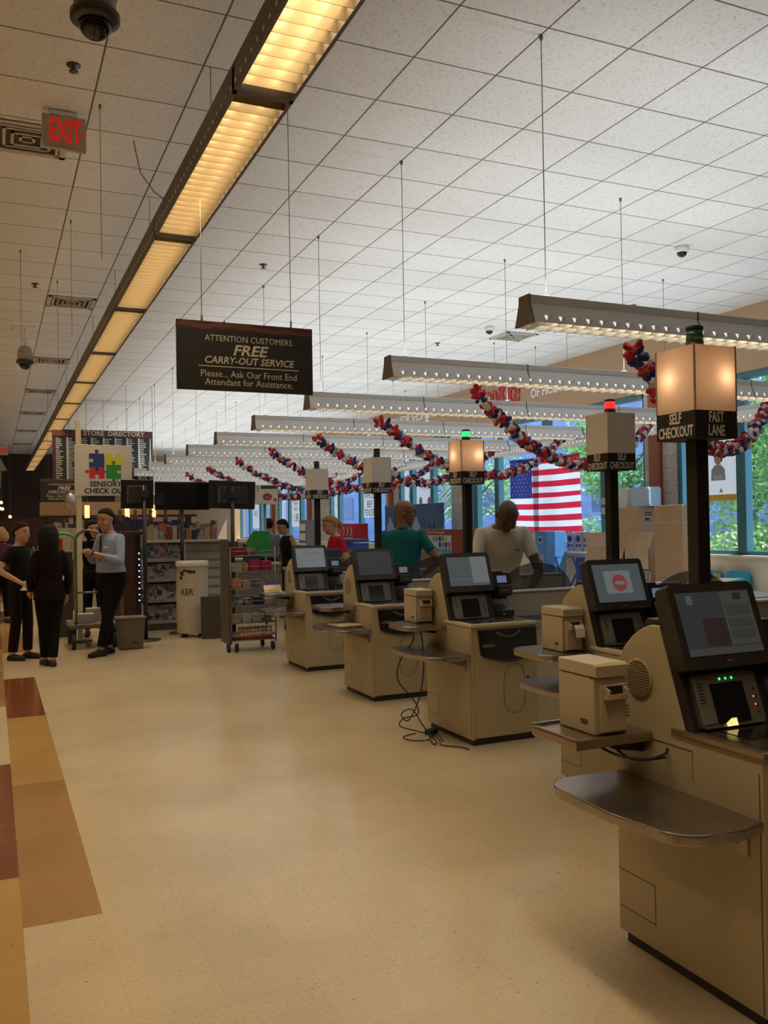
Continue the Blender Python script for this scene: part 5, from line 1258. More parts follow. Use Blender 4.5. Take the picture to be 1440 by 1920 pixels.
# screens on floor stands
def screen_stand(x, y, z0, z1, w, rz, label, back=True, tilt=0.0, dx=0.0):
    t = thing('screen_stand', label, 'screen', (x, y, 0), rz)
    b = MB(); b.lathe([(0.21, 0), (0.21, 0.012), (0.05, 0.025)], 28); b.build('base', BLACK, t)
    b = MB(); b.tube([(0, 0, 0.02), (0, 0, z1-0.08)], 0.03, 12); b.build('pole', BLACKM, t)
    yb = 0.05 if back else -0.05
    M = T(dx, yb, (z0+z1)/2) @ Ry(tilt)
    h = (z1-z0)/2
    b = MB(); b.box(-w/2, w/2, -0.022, 0.022, -h, h, 0.006, M=M); b.build('screen_case', mat('screen_case', (0.010, 0.010, 0.011), 0.35), t)
    s_ = -1 if back else 1
    b = MB(); b.box(-w*.33, w*.33, s_*0.022-0.02 if s_ < 0 else .022, s_*0.022 if s_ < 0 else .042, -h*.65, h*.6, 0.01, M=M); b.box(-0.06, 0.06, -0.045, 0.045, -0.05, 0.05, M=T(0, 0, (z0+z1)/2)); b.build('mount', mat('screen_mount', (0.022, 0.022, 0.024), 0.45), t)
    b = MB()
    for i in range(6): b.box(-w*.29, -w*.26, s_*0.046, s_*0.042, -h*.55+i*h*.18, -h*.47+i*h*.18, M=M)
    for dx, dz in ((-.1, .3), (.1, .3), (-.1, -.3), (.1, -.3)): b.lathe([(.008, 0), (.008, .004)], 8, M=M @ T(dx*w*1.6, s_*.043, dz*h*1.5) @ Rx(PI/2))
    b.build('ports', mat('port_grey', (0.28, 0.28, 0.30), 0.4), t)
    b = MB(); b.box(-w/2+.02, w/2-.02, -s_*0.0245, -s_*0.022, -h+.02, h-.02, M=M); b.build('glass', GLASSB, t)
    return t
screen_stand(1.975, 12.8, 1.875, 2.285, 0.45, -0.25, 'black screen back on a stand right of the SENSORY sign', tilt=.02, dx=-.10)
screen_stand(2.625, 13.42, 1.86, 2.285, 0.84, 0.10, 'black blank screen front on a stand above the white barrel', back=False)
screen_stand(3.30, 13.0, 1.865, 2.285, 0.70, -0.12, 'black screen back on a stand beside the flower poster', tilt=.04)
# white drinks barrel on a dolly
t = thing('barrel_cooler', 'tall white round drinks barrel on casters', 'barrel', (2.665, 12.92, 0))
b = MB(); b.lathe([(.205, .06), (.225, .08), (.228, .50), (.228, .503), (.229, 1.02), (.235, 1.03), (.235, 1.10), (.2, 1.105)], 36); b.build('barrel', mat('barrel_white', (0.58, 0.53, 0.43), 0.4), t)
b = MB(); b.lathe([(.238, 1.02), (.238, 1.04)], 36); b.lathe([(.231, .415), (.231, .419)], 36); b.build('bands', mat('barrel_grey', (0.35, 0.32, 0.27), 0.4), t)
b = MB()
for a in range(4): b.tube([(.17*math.cos(a*PI/2+.4), .17*math.sin(a*PI/2+.4), .06), (.17*math.cos(a*PI/2+.4), .17*math.sin(a*PI/2+.4), .0)], .02, 8)
b.build('casters', RUBBER, t)
def on_barrel(b, ang, z, w, h, r=.2305):
    n_ = 6
    for i in range(n_):
        a0 = ang - w/2/r + w/r*i/n_; a1 = ang - w/2/r + w/r*(i+1)/n_
        b.poly([(r*math.cos(a0), r*math.sin(a0), z), (r*math.cos(a1), r*math.sin(a1), z), (r*math.cos(a1), r*math.sin(a1), z+h), (r*math.cos(a0), r*math.sin(a0), z+h)])
b = MB()
for i, (da, z, w, h) in enumerate(((.0, .95, .10, .03), (.22, .93, .10, .022), (-.2, .965, .08, .02), (-.42, .90, .06, .06), (-.5, .84, .05, .05), (.35, .955, .05, .018))): on_barrel(b, -PI/2-.45+da, z, w, h)
b.build('printed_flourish', LETTERB, t)
me = text_mesh('KER', 0.13, sx=.85, offset=.002)
for v in me.vertices:
    x, y = v.co.x, v.co.y; a = -PI/2 - .55 + x/.2305; v.co = Vector((.2315*math.cos(a), .2315*math.sin(a), .66+y))
me.materials.clear(); me.materials.append(mat('barrel_print', (0.12, 0.10, 0.08), 0.6)); o = D.objects.new('lettering', me); COL.objects.link(o); o.parent = t
# leaning brown board
b = MB(); b.box(-.14, .14, -.012, .012, 0, .60, .004, M=Rx(-.10)); tag(b.build('leaning_board', mat('brown_board', (0.060, 0.045, 0.035), 0.6), loc=(2.84, 12.5, 0), rot=(0, 0, -.15)), 'dark brown board leaning between the white barrel and the snack rack', 'board')
# flatbed cart with hoop handle
t = thing('flatbed_cart', 'steel flatbed cart with a hooped handle and green bar', 'cart', (1.02, 12.35, 0))
b = MB(); b.box(-.10, .52, -.05, .72, .27, .33, .01); b.build('bed', mat('cart_grey', (0.17, 0.15, 0.125), 0.5, 0.4), t)
b = MB()
hoop = lambda x: [(x, -.02, .3), (x, -.02, 1.45)] + [(x + .17 - .17*math.cos(a*PI/8), -.02, 1.45 + .13*math.sin(a*PI/8)) for a in range(1, 8)] + [(x+.34, -.02, 1.45), (x+.34, -.02, .3)]
b.tube(hoop(-.02), .02, 10); b.tube([(-.02, -.02, .75), (.32, -.02, .75)], .014, 8); b.build('hoop_handle', mat('cart_tube', (0.20, 0.18, 0.15), 0.35, 0.7), t)
b = MB(); b.tube([(-.30 + .17 - .17*math.cos(a*PI/10), .62, 1.42 + .12*math.sin(a*PI/10)) for a in range(0, 11)], .022, 10); b.tube([(-.30, .62, .3), (-.30, .62, 1.42)], .018, 8); b.tube([(.04, .62, .3), (.04, .62, 1.42)], .018, 8); b.build('green_bar', mat('bright_green', (0.05, 0.42, 0.06), 0.4), t)
for x, y in ((-.05, .0), (.47, .0), (-.05, .65), (.47, .65)):
    b = MB(); b.tube([(x-.025, y, .10), (x+.025, y, .10)], .10, 18); b.box(x-.035, x+.035, y-.02, y+.02, .10, .27); b.build('wheel', RUBBER, t)
goods(1.12, 12.55, .332, .25, .2, .12, SP[0], 'white wrapped bundle on the flatbed cart', None, 'bundle', cat='bundle')
goods(1.33, 12.86, .332, .3, .25, .16, SP[5], 'cream wrapped bundle further back on the flatbed cart', None, 'bundle', cat='bundle')
goods(0.86, 13.92, 1.27, .18, .06, .19, mat('red_tray', (0.34, 0.03, 0.02), 0.5), 'red box standing behind the green cart bar', None, 'red_box')
t = thing('podium', 'dark podium with papers behind the green cart bar', 'podium', (0.86, 13.95, 0))
b = MB(); b.box(-.22, .22, -.12, .2, 0, 1.25); b.build('body', SHELFD, t); b = MB(); b.box(-.25, .25, -.15, .22, 1.25, 1.27); b.build('top', GREY, t)
b = MB(); b.box(-.02, .10, -.128, -.124, .85, 1.22); b.build('papers', WHITEP, t)
# wheeled snack rack
t = thing('snack_rack', 'wheeled wire snack rack with brown side panel beside the far checkout', 'rack', (2.72, 10.98, 0))
b = MB(); b.box(0.0, .02, 0.0, .42, .10, 1.43); b.build('side_panel', mat('rack_side', (0.085, 0.07, 0.055), 0.45), t)
b = MB()
for x, y in ((.03, .01), (.62, .01), (.03, .42), (.62, .42)): b.tube([(x, y, .1), (x, y, 1.32)], .009, 6)
b.build('frame', RACKW, t)
LEV = [.14, .36, .58, .80, 1.02, 1.22]
for z in LEV:
    b = MB()
    for i in range(9): b.tube([(.03, .01+.051*i, z), (.62, .01+.051*i, z)], .0035, 5)
    b.tube([(.03, .0, z), (.62, .0, z)], .006, 6); b.tube([(.03, .0, z+.06), (.62, .0, z+.06)], .005, 6); b.tube([(.62, .0, z), (.62, .42, z)], .006, 6); b.tube([(.62, .0, z+.06), (.62, .42, z+.06)], .005, 6); b.build('wire_shelf', RACKW, t)
for x, y in ((.0, .03), (.10, -.0), (.55, .40), (.58, .02)):
    b = MB(); b.tube([(x-.014, y, .055), (x+.014, y, .055)], .055, 18); b.box(x-.02, x+.02, y-.012, y+.012, .06, .11); b.build('caster', RUBBER, t)
RX, RY = 2.72, 10.98
lv = ['bottom', 'second', 'third', 'fourth', 'fifth', 'top']
BUN = mat('pale_bun', (0.62, 0.48, 0.30), 0.7)
for j in range(3):
    for k in range(9):
        b = MB(); b.ball((0, 0, .024), .027, .027, .024, n=10)
        tag(b.build('muffin', BUN, loc=(RX+.18+.052*k - (.015 if j == 1 else 0), RY+.07+.05*j, LEV[0]+.045+.035*j)), ['front', 'middle', 'back'][j] + ' row muffin, %s from the left, on the bottom of the snack rack' % ADJ[k], 'muffin', 'pale round muffins on the bottom shelf')
goods(RX+.33, RY+.19, LEV[0]+.006, .52, .28, .036, mat('red_carton', (0.28, 0.03, 0.03), 0.5), 'flat red carton under the muffins on the snack rack', None, 'red_carton')
rd = random.Random(5)
spec = {1: [(.12, .10, SP[5]), (.12, .10, SP[0]), (.12, .10, SP[5]), (.12, .09, PR[1])], 2: [(.15, .12, PR[3]), (.12, .08, PR[0]), (.12, .10, SP[6]), (.1, .07, SP[5])], 3: [(.13, .12, mat('orange_pack', (.55, .2, .12), .5)), (.12, .09, PR[1]), (.14, .10, PR[2])], 4: [(.15, .10, SP[0]), (.06, .10, SP[2]), (.14, .13, mat('magenta_bag', (.42, .02, .10), .5)), (.14, .12, mat('magenta_bag', (.42, .02, .10), .5))], 5: [(.20, .10, SP[7]), (.14, .08, PR[2])]}
for j in spec:
    x = RX+.05
    for k, (w, h, m_) in enumerate(spec[j]):
        goods(x+w/2, RY+.14, LEV[j]+.006, w, .20, h, m_, '%s pack from the left on the %s shelf of the snack rack' % (ADJ[k], lv[j]), 'packs on the snack rack', 'snack_pack', cat='pack'); x += w+.015
t = thing('counter_display', 'green counter display box with a slanted top of pale packs', 'display', (3.12, 11.25, 1.226))
b = MB(); b.prism([(0, 0), (.32, 0), (.32, .16), (0, .30)], 'x', 0, .24, bev=.004); b.build('box', mat('leaf_green', (0.03, 0.30, 0.05), 0.45), t)
for k in range(3):
    b = MB(); b.box(.02+.07*k, .08+.07*k, .0, .30, .305, .315, M=T(0, 0, .0) @ T(0, 0, .305) @ Rx(-.41) @ T(0, 0, -.305)); b.build('slot', SP[0], t)
t = thing('yellow_carton', 'yellow and blue carton on the floor behind the farthest left checkout', 'carton', (3.50, 10.75, 0))
b = MB(); b.box(-.09, .09, -.09, .09, 0, .26, .004); b.build('carton', mat('lemon_yellow', (0.62, 0.52, 0.05), 0.5), t); b = MB(); b.box(-.092, .092, -.092, .092, .26, .34); b.build('blue_top', mat('royal_blue', (0.05, 0.06, 0.30), 0.5), t)
lettering('53', .13, LETTERB, t, T(0, -.0915, .12) @ FACE_CAM, sx=.8, offset=.003)
# lane number panel with flower poster
t = thing('lane_number_sign', 'cream lane 13 sign box with a pink flower picture on a pole', 'sign', (4.07, 13.9, 0))
b = MB(); b.tube([(0, 0, 0), (0, 0, 1.96)], .02, 10); b.build('pole', mat('grey_pole', (0.25, 0.24, 0.23), 0.4), t)
b = MB(); b.box(-.235, .20, -.08, .08, 1.95, 2.265, .004); b.build('box', mat('cream_sign', (0.80, 0.72, 0.56), 0.6), t)
b = MB(); b.box(-.09, .19, -.083, -.08, 2.20, 2.255); b.build('dark_strip', SHELFD, t)
lettering('13', .13, LETTERB, t, T(-.165, -.0815, 2.20) @ FACE_CAM, sx=.7)
b = MB()
for k in range(9):
    a = k*2*PI/9; b.ball((.02+.045*math.cos(a), -.081, 2.07+.035*math.sin(a)), .038, .003, .028, n=10)
b.ball((.15, -.081, 2.02), .03, .003, .03, n=10); b.ball((-.21, -.081, 2.07), .03, .003, .05, n=10)
b.build('flower_picture', mat('pink_flower', (0.42, 0.07, 0.12), 0.6), t)
# cashier counters in the middle distance
def cash_lane(x, y, label, goods_on=True):
    t = thing('cash_counter', label, 'checkout counter', (x, y, 0), group='staffed checkout counters')
    b = MB(); b.box(0, 2.6, 0, .62, 0, .88, .01); b.build('counter', mat('counter_taupe', (0.20, 0.16, 0.12), 0.5), t)
    b = MB(); b.box(-.02, 2.62, -.02, .64, .88, .92, .006); b.build('worktop', mat('counter_top', (0.35, 0.30, 0.24), 0.4), t)
    b = MB(); b.box(.1, .5, .15, .2, .98, 1.28, .01, M=T(.3, .17, 0) @ Rz(.5) @ T(-.3, -.17, 0)); b.tube([(.3, .2, .92), (.3, .2, 1.05)], .03, 8); b.build('register_screen', BLACK, t)
    b = MB(); b.box(.85, 1.15, .1, .4, .92, 1.08, .02); b.build('cash_register', DKGREY, t)
    b = MB(); b.box(1.4, 2.5, .0, .05, .92, 1.12); b.build('divider', mat('counter_wood', (0.22, 0.12, 0.06), 0.5), t)
for k, (x, y) in enumerate(((3.75, 10.62), (4.35, 13.2), (4.0, 15.4), (4.2, 17.8), (4.4, 20.4), (4.4, 23.0), (4.4, 25.6))):
    cash_lane(x, y, '%s staffed checkout counter behind the self checkouts' % ADJ[k])
# impulse baskets by the cashier in red
t = thing('snack_basket', 'basket of bread rolls and brown snack bags in front of the cashier in red', 'basket', (3.98, 10.33, 0))
b = MB(); b.box(-.35, .75, -.2, .2, .95, 1.0, .01); b.tube([(-.2, 0, 0), (-.2, 0, .95)], .03, 8); b.tube([(.6, 0, 0), (.6, 0, .95)], .03, 8); b.build('stand', mat('stand_brown', (0.10, 0.06, 0.04), 0.5), t)
b = MB(); b.tube([(-.35, -.2, 1.06), (.75, -.2, 1.06), (.75, .2, 1.06), (-.35, .2, 1.06), (-.35, -.2, 1.06)], .008, 6); b.build('wire_rim', CHROME, t)
for k, (x, m_, h) in enumerate(((-.25, SP[5], .16), (-.10, SP[0], .13), (.08, mat('bread_brown', (.25, .10, .05), .6), .17), (.25, mat('bread_brown', (.25, .10, .05), .6), .24), (.42, mat('bread_brown', (.25, .10, .05), .6), .2), (.6, SP[2], .12))):
    b = MB(); b.lathe([(.05, 0), (.085, .03), (.08, h*.7), (.03, h), (.05, h+.02)], 12, sy=.7)
    tag(b.build('snack_bag', m_, loc=(3.98+x, 10.33, 1.0), rot=(0, .25 if k % 2 else -.2, 0)), '%s bag from the left in the basket before the cashier in red' % ADJ[k], 'bag', 'bags in the snack basket')
# dim far end: produce stands and store front goods
for k in range(5):
    x, y = [(1.3, 27), (0.35, 24), (2.9, 30), (0.4, 31), (4.6, 33)][k]
    t = thing('produce_stand', '%s dark display stand in the dim far end of the store' % ADJ[k], 'display', (x, y, 0))
    b = MB(); b.box(-.7, .7, -.4, .4, 0, 1.0, .02); b.build('body', SHELFD, t); b = MB(); b.box(-.7, .7, .3, .4, 1.0, 1.9); b.build('back', WOOD, t)
    rd = random.Random(50+k); b = MB()
    for i in range(70): b.ball((rd.uniform(-.62, .62), rd.uniform(-.34, .25), 1.0 + rd.uniform(.02, .14)), rd.uniform(.03, .05), n=6)
    tag(b.build('fruit_heap', PR[(k+1) % 4], t), kind='stuff')
t = thing('wall_shelf', 'cream wall cabinet with coloured goods on top beyond the green cart bar', 'shelf', (1.35, 19.0, 0))
b = MB(); b.box(-.35, 1.6, -.05, .28, 0, 1.62); b.build('cabinet', mat('cabinet_cream', (0.40, 0.34, 0.24), 0.6), t)
t = thing('canopy', 'tan canopy beam over the far service counter', 'canopy', (1.2, 19.3, 0))
b = MB(); b.box(-.3, 2.9, 0, .4, 1.88, 2.16); b.build('fascia', TANW, t); b = MB(); b.box(-.3, 2.9, -.02, .42, 1.83, 1.88); b.build('red_edge', WOOD, t); b = MB(); b.box(-.25, -.15, .1, .3, 0, 1.83); b.box(2.7, 2.8, .1, .3, 0, 1.83); b.build('posts', SHELFD, t)
for k in range(7):
    goods(1.22+.21*k, 19.1, 1.62, .16, .14, .12+.04*((k*5) % 3), PR[k % 4], '%s coloured pack from the left on the cream wall cabinet' % ADJ[k], 'coloured packs on the wall cabinet', 'coloured_pack', cat='pack')
for k, (x, z) in enumerate(((1.78, 1.98), (2.58, 1.98), (3.12, 1.98))):
    t = thing('pendant_lamp', '%s small warm glowing cylinder lamp from the left at the far counter' % ADJ[k], 'lamp', (x, 19.0, z))
    b = MB(); b.lathe([(.05, -.16), (.05, .10)], 14); b.build('shade', mat('warm_glow', (1, .7, .4), .5, emit=(1, .62, .25), estr=1.3), t); b = MB(); b.tube([(0, 0, .1), (0, 0, CEIL-z)], .004, 5); b.build('cord', WIRE, t)
for k, (x, y, z) in enumerate(((0.28, 33.0, 2.55), (0.33, 34.0, 2.35), (0.22, 31.0, 2.3), (0.55, 32.5, 2.05))):
    t = thing('spot_lamp', '%s tiny warm spot lamp in the dark far left corner' % ADJ[k], 'lamp', (x, y, z), group='tiny warm lamps in the far left corner')
    b = MB(); b.ball((0, 0, 0), .055, n=10); b.build('bulb', mat('spot_glow', (1, .6, .3), .5, emit=(1, .5, .2), estr=4.0), t); b = MB(); b.tube([(0, 0, .05), (0, 0, CEIL-z)], .006, 5); b.build('cord', WIRE, t)
for k, (x, z, h) in enumerate(((1.42, 2.15, .36),)):
    t = thing('balloon', 'whitish foil balloon floating before the far canopy', 'balloon', (x, 18.4, z))
    b = MB(); b.ball((0, 0, 0), .11, .07, h/2.2, n=16); b.build('foil', mat('foil_%d' % k, ((.42, .39, .36),)[k], .3, .5), t)
    b = MB(); b.tube([(0, 0, -h/2.2), (0, 0, -z+1.0)], .003, 4); b.build('string', WIRE, t)
b = MB(); b.box(-.15, .15, -.1, .1, 0, 1.0); tag(b.build('balloon_stand', SHELFD, loc=(1.35, 18.4, 0)), 'dark stand holding the balloon strings at the far counter', 'stand')
# ---------------------------------------------------------------- things along the windows
FR = mat('flag_red', (0.62, 0.02, 0.05), 0.8); FW = mat('flag_white', (0.82, 0.80, 0.80), 0.8); FB = mat('flag_blue', (0.025, 0.035, 0.17), 0.8)
for m_ in (FR, FW, FB):
    N, L = m_.node_tree.nodes, m_.node_tree.links; ts = N.new('ShaderNodeBsdfTranslucent'); ts.inputs['Color'].default_value = N['Principled BSDF'].inputs['Base Color'].default_value
    ms = N.new('ShaderNodeMixShader'); ms.inputs[0].default_value = 0.5; L.new(N['Principled BSDF'].outputs[0], ms.inputs[1]); L.new(ts.outputs[0], ms.inputs[2]); L.new(ms.outputs[0], N['Material Output'].inputs['Surface'])
t = thing('national_flag', 'large red white and blue striped flag hung across the window', 'flag', (9.62, 15.28, 1.40))
FWD, FHT = 2.36, 1.44
def fwave(u, v): return 0.035*math.sin(u*9 + v*1.5)*(1-v*.5) + 0.015*math.sin(u*21), -0.03*math.sin(u*PI)*0.6 - 0.05*(u*(1-v)*0)
parts = {'red_stripes': (FR, MB()), 'white_stripes': (FW, MB()), 'canton': (FB, MB())}
NU = 40
for r_ in range(13):
    for u_ in range(NU):
        u0, u1 = u_/NU, (u_+1)/NU; v0, v1 = 1-(r_+1)/13, 1-r_/13
        nm = 'canton' if (r_ < 7 and u_ < NU*0.35) else ('red_stripes' if r_ % 2 == 0 else 'white_stripes')
        def P(u, v):
            w, dz = fwave(u, v); return (w, -u*FWD, v*FHT + dz + (-.03*u if v > .5 else 0))
        parts[nm][1].poly([P(u0, v0), P(u0, v1), P(u1, v1), P(u1, v0)])
for nm, (m_, b) in parts.items():
    bmesh.ops.remove_doubles(b.bm, verts=b.bm.verts, dist=1e-5)
    for f in b.bm.faces: f.smooth = True
    b.build(nm, m_, t)
b = MB()
for r_ in range(9):
    for c_ in range(6 if r_ % 2 == 0 else 5):
        u = (0.35/12)*(2*c_ + (1 if r_ % 2 == 0 else 2)); v = 1 - (7/13)*(r_+1)/10; w, dz = fwave(u, v)
        P = []
        for k in range(10):
            a = PI/2 + k*PI/5; R_ = 0.036 if k % 2 == 0 else 0.015; P.append((w-0.004, -u*FWD - R_*math.cos(a), v*FHT + dz + R_*math.sin(a)))
        b.poly(P)
b.build('stars', FW, t)
b = MB(); b.tube([(.03, .05, FHT), (.03, -FWD-.05, FHT-.02)], .006, 6); b.build('cord', WIRE, t)
# window posters
PW = mat('poster_white', (0.80, 0.79, 0.78), 0.7)
N, L = PW.node_tree.nodes, PW.node_tree.links; ts = N.new('ShaderNodeBsdfTranslucent'); ts.inputs['Color'].default_value = (.85, .85, .84, 1); ms = N.new('ShaderNodeMixShader'); ms.inputs[0].default_value = .5
L.new(N['Principled BSDF'].outputs[0], ms.inputs[1]); L.new(ts.outputs[0], ms.inputs[2]); L.new(ms.outputs[0], N['Material Output'].inputs['Surface'])
def poster(y0, y1, z0, z1, label):
    t = thing('window_poster', label, 'poster', (9.812, (y0+y1)/2, z0)); w = (y1-y0)/2; h = z1-z0
    b = MB(); b.box(-.002, .002, -w, w, 0, h); b.build('sheet', PW, t); return t, w, h
ORG = mat('print_orange', (0.72, 0.42, 0.08), 0.6); SKP = mat('print_skin', (0.50, 0.30, 0.22), 0.6); PGR = mat('print_grey', (0.35, 0.33, 0.36), 0.6); PDK = mat('print_dark', (0.05, 0.04, 0.05), 0.6)
t, w, h = poster(9.50, 10.34, 1.86, 3.08, 'white window poster of a woman with a laptop beside the FAST LANE post')
lettering('on Center', .13, PGR, t, T(-.004, 0.0, h-.14) @ FACE_LEFT, sx=.9)
b = MB(); b.ball((-.003, -.08, .62), .002, .075, .09, n=12); b.build('printed_face', SKP, t)
b = MB(); b.ball((-.004, -.08, .675), .002, .085, .06, n=12); b.ball((-.0035, -.15, .63), .002, .02, .06, n=8); b.build('printed_hair', PDK, t)
b = MB(); b.prism([(-.22, .30), (.06, .30), (.05, .46), (-.02, .53), (-.14, .53), (-.21, .46)], 'x', -.0045, -.003); b.build('printed_body', PGR, t)
b = MB(); b.box(-.006, -.0045, -.17, .02, .31, .38); b.build('printed_laptop', mat('print_lilac', (0.5, 0.48, 0.56), 0.6), t)
b = MB(); b.box(-.003, -.002, -w, w, .0, .09); b.prism([(-.17, .12), (-.09, .12), (-.13, .19)], 'x', -.004, -.003); b.box(-.004, -.003, .28, .36, .10, .17); b.build('printed_band', ORG, t)
t, w, h = poster(19.06, 19.95, 2.04, 2.85, 'white window poster with two faint figures above the cooler poster')
b = MB(); b.ball((-.003, .22, .10), .002, .09, .12, n=10); b.build('printed_figure', PGR, t); b = MB(); b.ball((-.003, -.25, .10), .002, .10, .11, n=10); b.build('printed_figure', mat('print_pink', (0.5, 0.2, 0.22), 0.6), t)
lettering('Fresh', .2, mat('print_faint_pink', (0.6, 0.45, 0.45), 0.6), t, T(-.004, 0, .45) @ FACE_LEFT)
t, w, h = poster(22.55, 23.42, 1.78, 2.80, 'white window poster in black capitals beside the second dark lane post')
lettering('WHOLE\nBEEF\nTENDER', .27, PDK, t, T(-.004, 0, .38) @ FACE_LEFT, sx=.75, line=.9); b = MB(); b.box(-.004, -.002, -.25, .3, h-.2, h-.02); b.build('printed_band', mat('print_red_orange', (0.75, 0.16, 0.04), 0.6), t)
t, w, h = poster(29.2, 30.1, 1.55, 2.75, 'white window poster with a red band and a large price on the far window')
b = MB(); b.box(-.004, -.002, -w, w, h-.28, h); b.build('printed_band', mat('print_red_orange', (0.75, 0.16, 0.04), 0.6), t)
lettering('1.88', .42, PDK, t, T(-.004, 0, .30) @ FACE_LEFT, sx=.8); lettering('FRESH\nFRUIT', .2, PDK, t, T(-.004, 0, .72) @ FACE_LEFT, sx=.9)
t, w, h = poster(34.4, 35.3, 1.5, 2.7, 'white window poster on the farthest window')
lettering('SALE', .3, PDK, t, T(-.004, 0, .6) @ FACE_LEFT, sx=.8)
t = thing('price_tickets', 'two small orange and white tickets taped right of the flag', 'ticket', (9.74, 12.44, 1.7))
for z in (.0, .17):
    b = MB(); b.box(-.002, .002, -.05, .05, z, z+.12); b.build('ticket', PW, t); b = MB(); b.box(-.004, -.002, -.05, .0, z+.02, z+.08); b.build('orange_print', ORG, t)
# tall cardboard cartons under the window
def carton(x, y, z, w, d, h, label, rz=0.0, tilt=0.0, group='tall cardboard cartons under the window'):
    t = thing('tall_carton', label, 'carton', (x, y, z), rz, group)
    M = Ry(tilt)
    b = MB(); b.box(-d/2, d/2, -w/2, w/2, 0, h, .006, M=M); b.build('carton', CARD, t)
    b = MB(); b.box(-d/2-.002, d/2+.002, -w/2-.002, w/2+.002, h-.262, h-.255, M=M); b.box(-d/2-.002, d/2+.002, -w/2-.002, w/2+.002, h*.42, h*.42+.006, M=M); b.build('strap', mat('carton_strap', (0.66, 0.58, 0.48), 0.5), t)
    b = MB()
    for k in range(2): b.box(-.04, .10, -w/2-.002, -w/2-.0005, h-.10-.035*k, h-.082-.035*k, M=M)
    b.box(-.03, .06, -w/2-.002, -w/2-.0005, h-.22, h-.17, M=M); b.build('arrow_marks', PDK, t)
    b = MB(); b.box(-.03, .05, -w/2-.002, -w/2-.0005, h*.62, h*.69, M=M); b.build('label_sticker', WHITEP, t)
    b = MB()
    for k in range(4):
        for j in range(9): b.box(-.10+.05*k, -.075+.05*k, -w/2-.002, -w/2-.0005, h*.08+.045*j, h*.08+.033+.045*j, M=M)
    b.build('printing', mat('carton_print', (0.30, 0.19, 0.10), 0.7), t)
    return t
carton(9.36, 11.18, 0.0, .50, .36, 1.80, 'tall cardboard carton, left one of the leaning pair', tilt=.02)
carton(9.36, 10.22, 0.0, .60, .36, 1.81, 'tall cardboard carton, right one of the pair under the rust post')
def bag_bundle(x, y, z, label, m_, seed):
    rd = random.Random(seed); b = MB(); b.prism(rrect(-.16, .16, -.20, .20, .05), 'z', 0, .30, bev=.03)
    return tag(b.build('wrapped_bundle', m_, loc=(x, y, z), rot=(0, 0, .1)), label, 'bundle')
bag_bundle(9.4, 11.42, 1.81, 'white plastic wrapped bundle on the left tall carton', mat('cloudy_plastic', (.75, .76, .76), .3), 1)
bag_bundle(9.42, 10.98, 1.81, 'pale blue plastic wrapped bundle on the right of the left tall carton', mat('blue_plastic', (.50, .65, .78), .3), 2)
t = thing('open_carton', 'open cardboard carton with raised flaps on a cart below the tall cartons', 'carton', (8.25, 10.22, .885))
b = MB(); b.box(-.22, .22, -.40, .40, 0, .012); b.box(-.22, -.208, -.40, .40, 0, .30); b.box(.208, .22, -.40, .40, 0, .30); b.box(-.22, .22, -.40, -.388, 0, .30); b.box(-.22, .22, .388, .40, 0, .30); b.build('carton', CARD, t)
for s_, nm in ((-1, 'flap'), (1, 'flap')):
    b = MB(); b.box(-.22, .22, 0, .26, -.004, .004, M=T(0, s_*.40, .30) @ Rx(s_*1.1 if s_ > 0 else PI-1.1) ); b.build(nm, CARD, t)
b = MB(); b.box(0, .2, -.40, .40, -.004, .004, M=T(-.22, 0, .30) @ Ry(PI*.62)); b.build('flap', CARD, t)
# shopping cart below
def shopping_cart(x, y, rz, m_, label):
    t = thing('shopping_cart', label, 'cart', (x, y, 0), rz)
    b = MB()
    for z in (.50, .62, .74, .86): b.tube([(-.24, -.40, z), (.24, -.40, z), (.27, .40, z), (-.27, .40, z), (-.24, -.40, z)], .006, 5)
    for k in range(9):
        xx = -.24+.06*k; b.tube([(xx, -.40, .50), (xx, -.40, .86)], .004, 4); b.tube([(xx, .40, .50), (xx, .40, .86)], .004, 4); b.tube([(xx, -.40, .50), (xx, .40, .50)], .004, 4)
    for k in range(13):
        yy = -.40+.0667*k
        for s_ in (-1, 1): b.tube([(s_*.245, yy, .50), (s_*.255, yy, .86)], .004, 4)
    b.build('basket', CHROME, t)
    b = MB(); b.tube([(-.27, .40, .86), (-.27, .52, .98), (.27, .52, .98), (.27, .40, .86)], .018, 8); b.build('handle', m_, t)
    b = MB()
    for s_ in (-1, 1): b.tube([(s_*.22, -.36, .12), (s_*.26, .40, .16), (s_*.26, .42, .5)], .014, 6)
    b.build('undercarriage', CHROME, t)
    for xx, yy in ((-.22, -.34), (.22, -.34), (-.25, .40), (.25, .40)):
        b = MB(); b.tube([(xx-.014, yy, .06), (xx+.014, yy, .06)], .06, 14); b.build('wheel', RUBBER, t)
BLUP = mat('blue_plastic_cart', (0.03, 0.07, 0.38), 0.4)
shopping_cart(8.25, 10.25, 0, BLUP, 'wire shopping cart under the open carton')
shopping_cart(7.9, 15.0, .3, BLUP, 'wire shopping cart behind the leaning man by the rust display')
t = thing('folding_trolley', 'blue folding hand trolley beside the boxes below the flag', 'trolley', (8.35, 11.55, 0), .2)
b = MB(); b.tube([(-.2, -.3, 0), (-.2, .1, 1.02), (.2, .1, 1.02), (.2, -.3, 0)], .018, 8); b.tube([(-.2, .5, 0), (-.2, 0, .8)], .016, 8); b.tube([(.2, .5, 0), (.2, 0, .8)], .016, 8); b.build('frame', BLUP, t)
b = MB(); b.box(-.22, .22, -.62, -.32, .55, 1.06, .04); b.build('seat', mat('blue_seat', (0.05, 0.10, 0.50), 0.35), t)
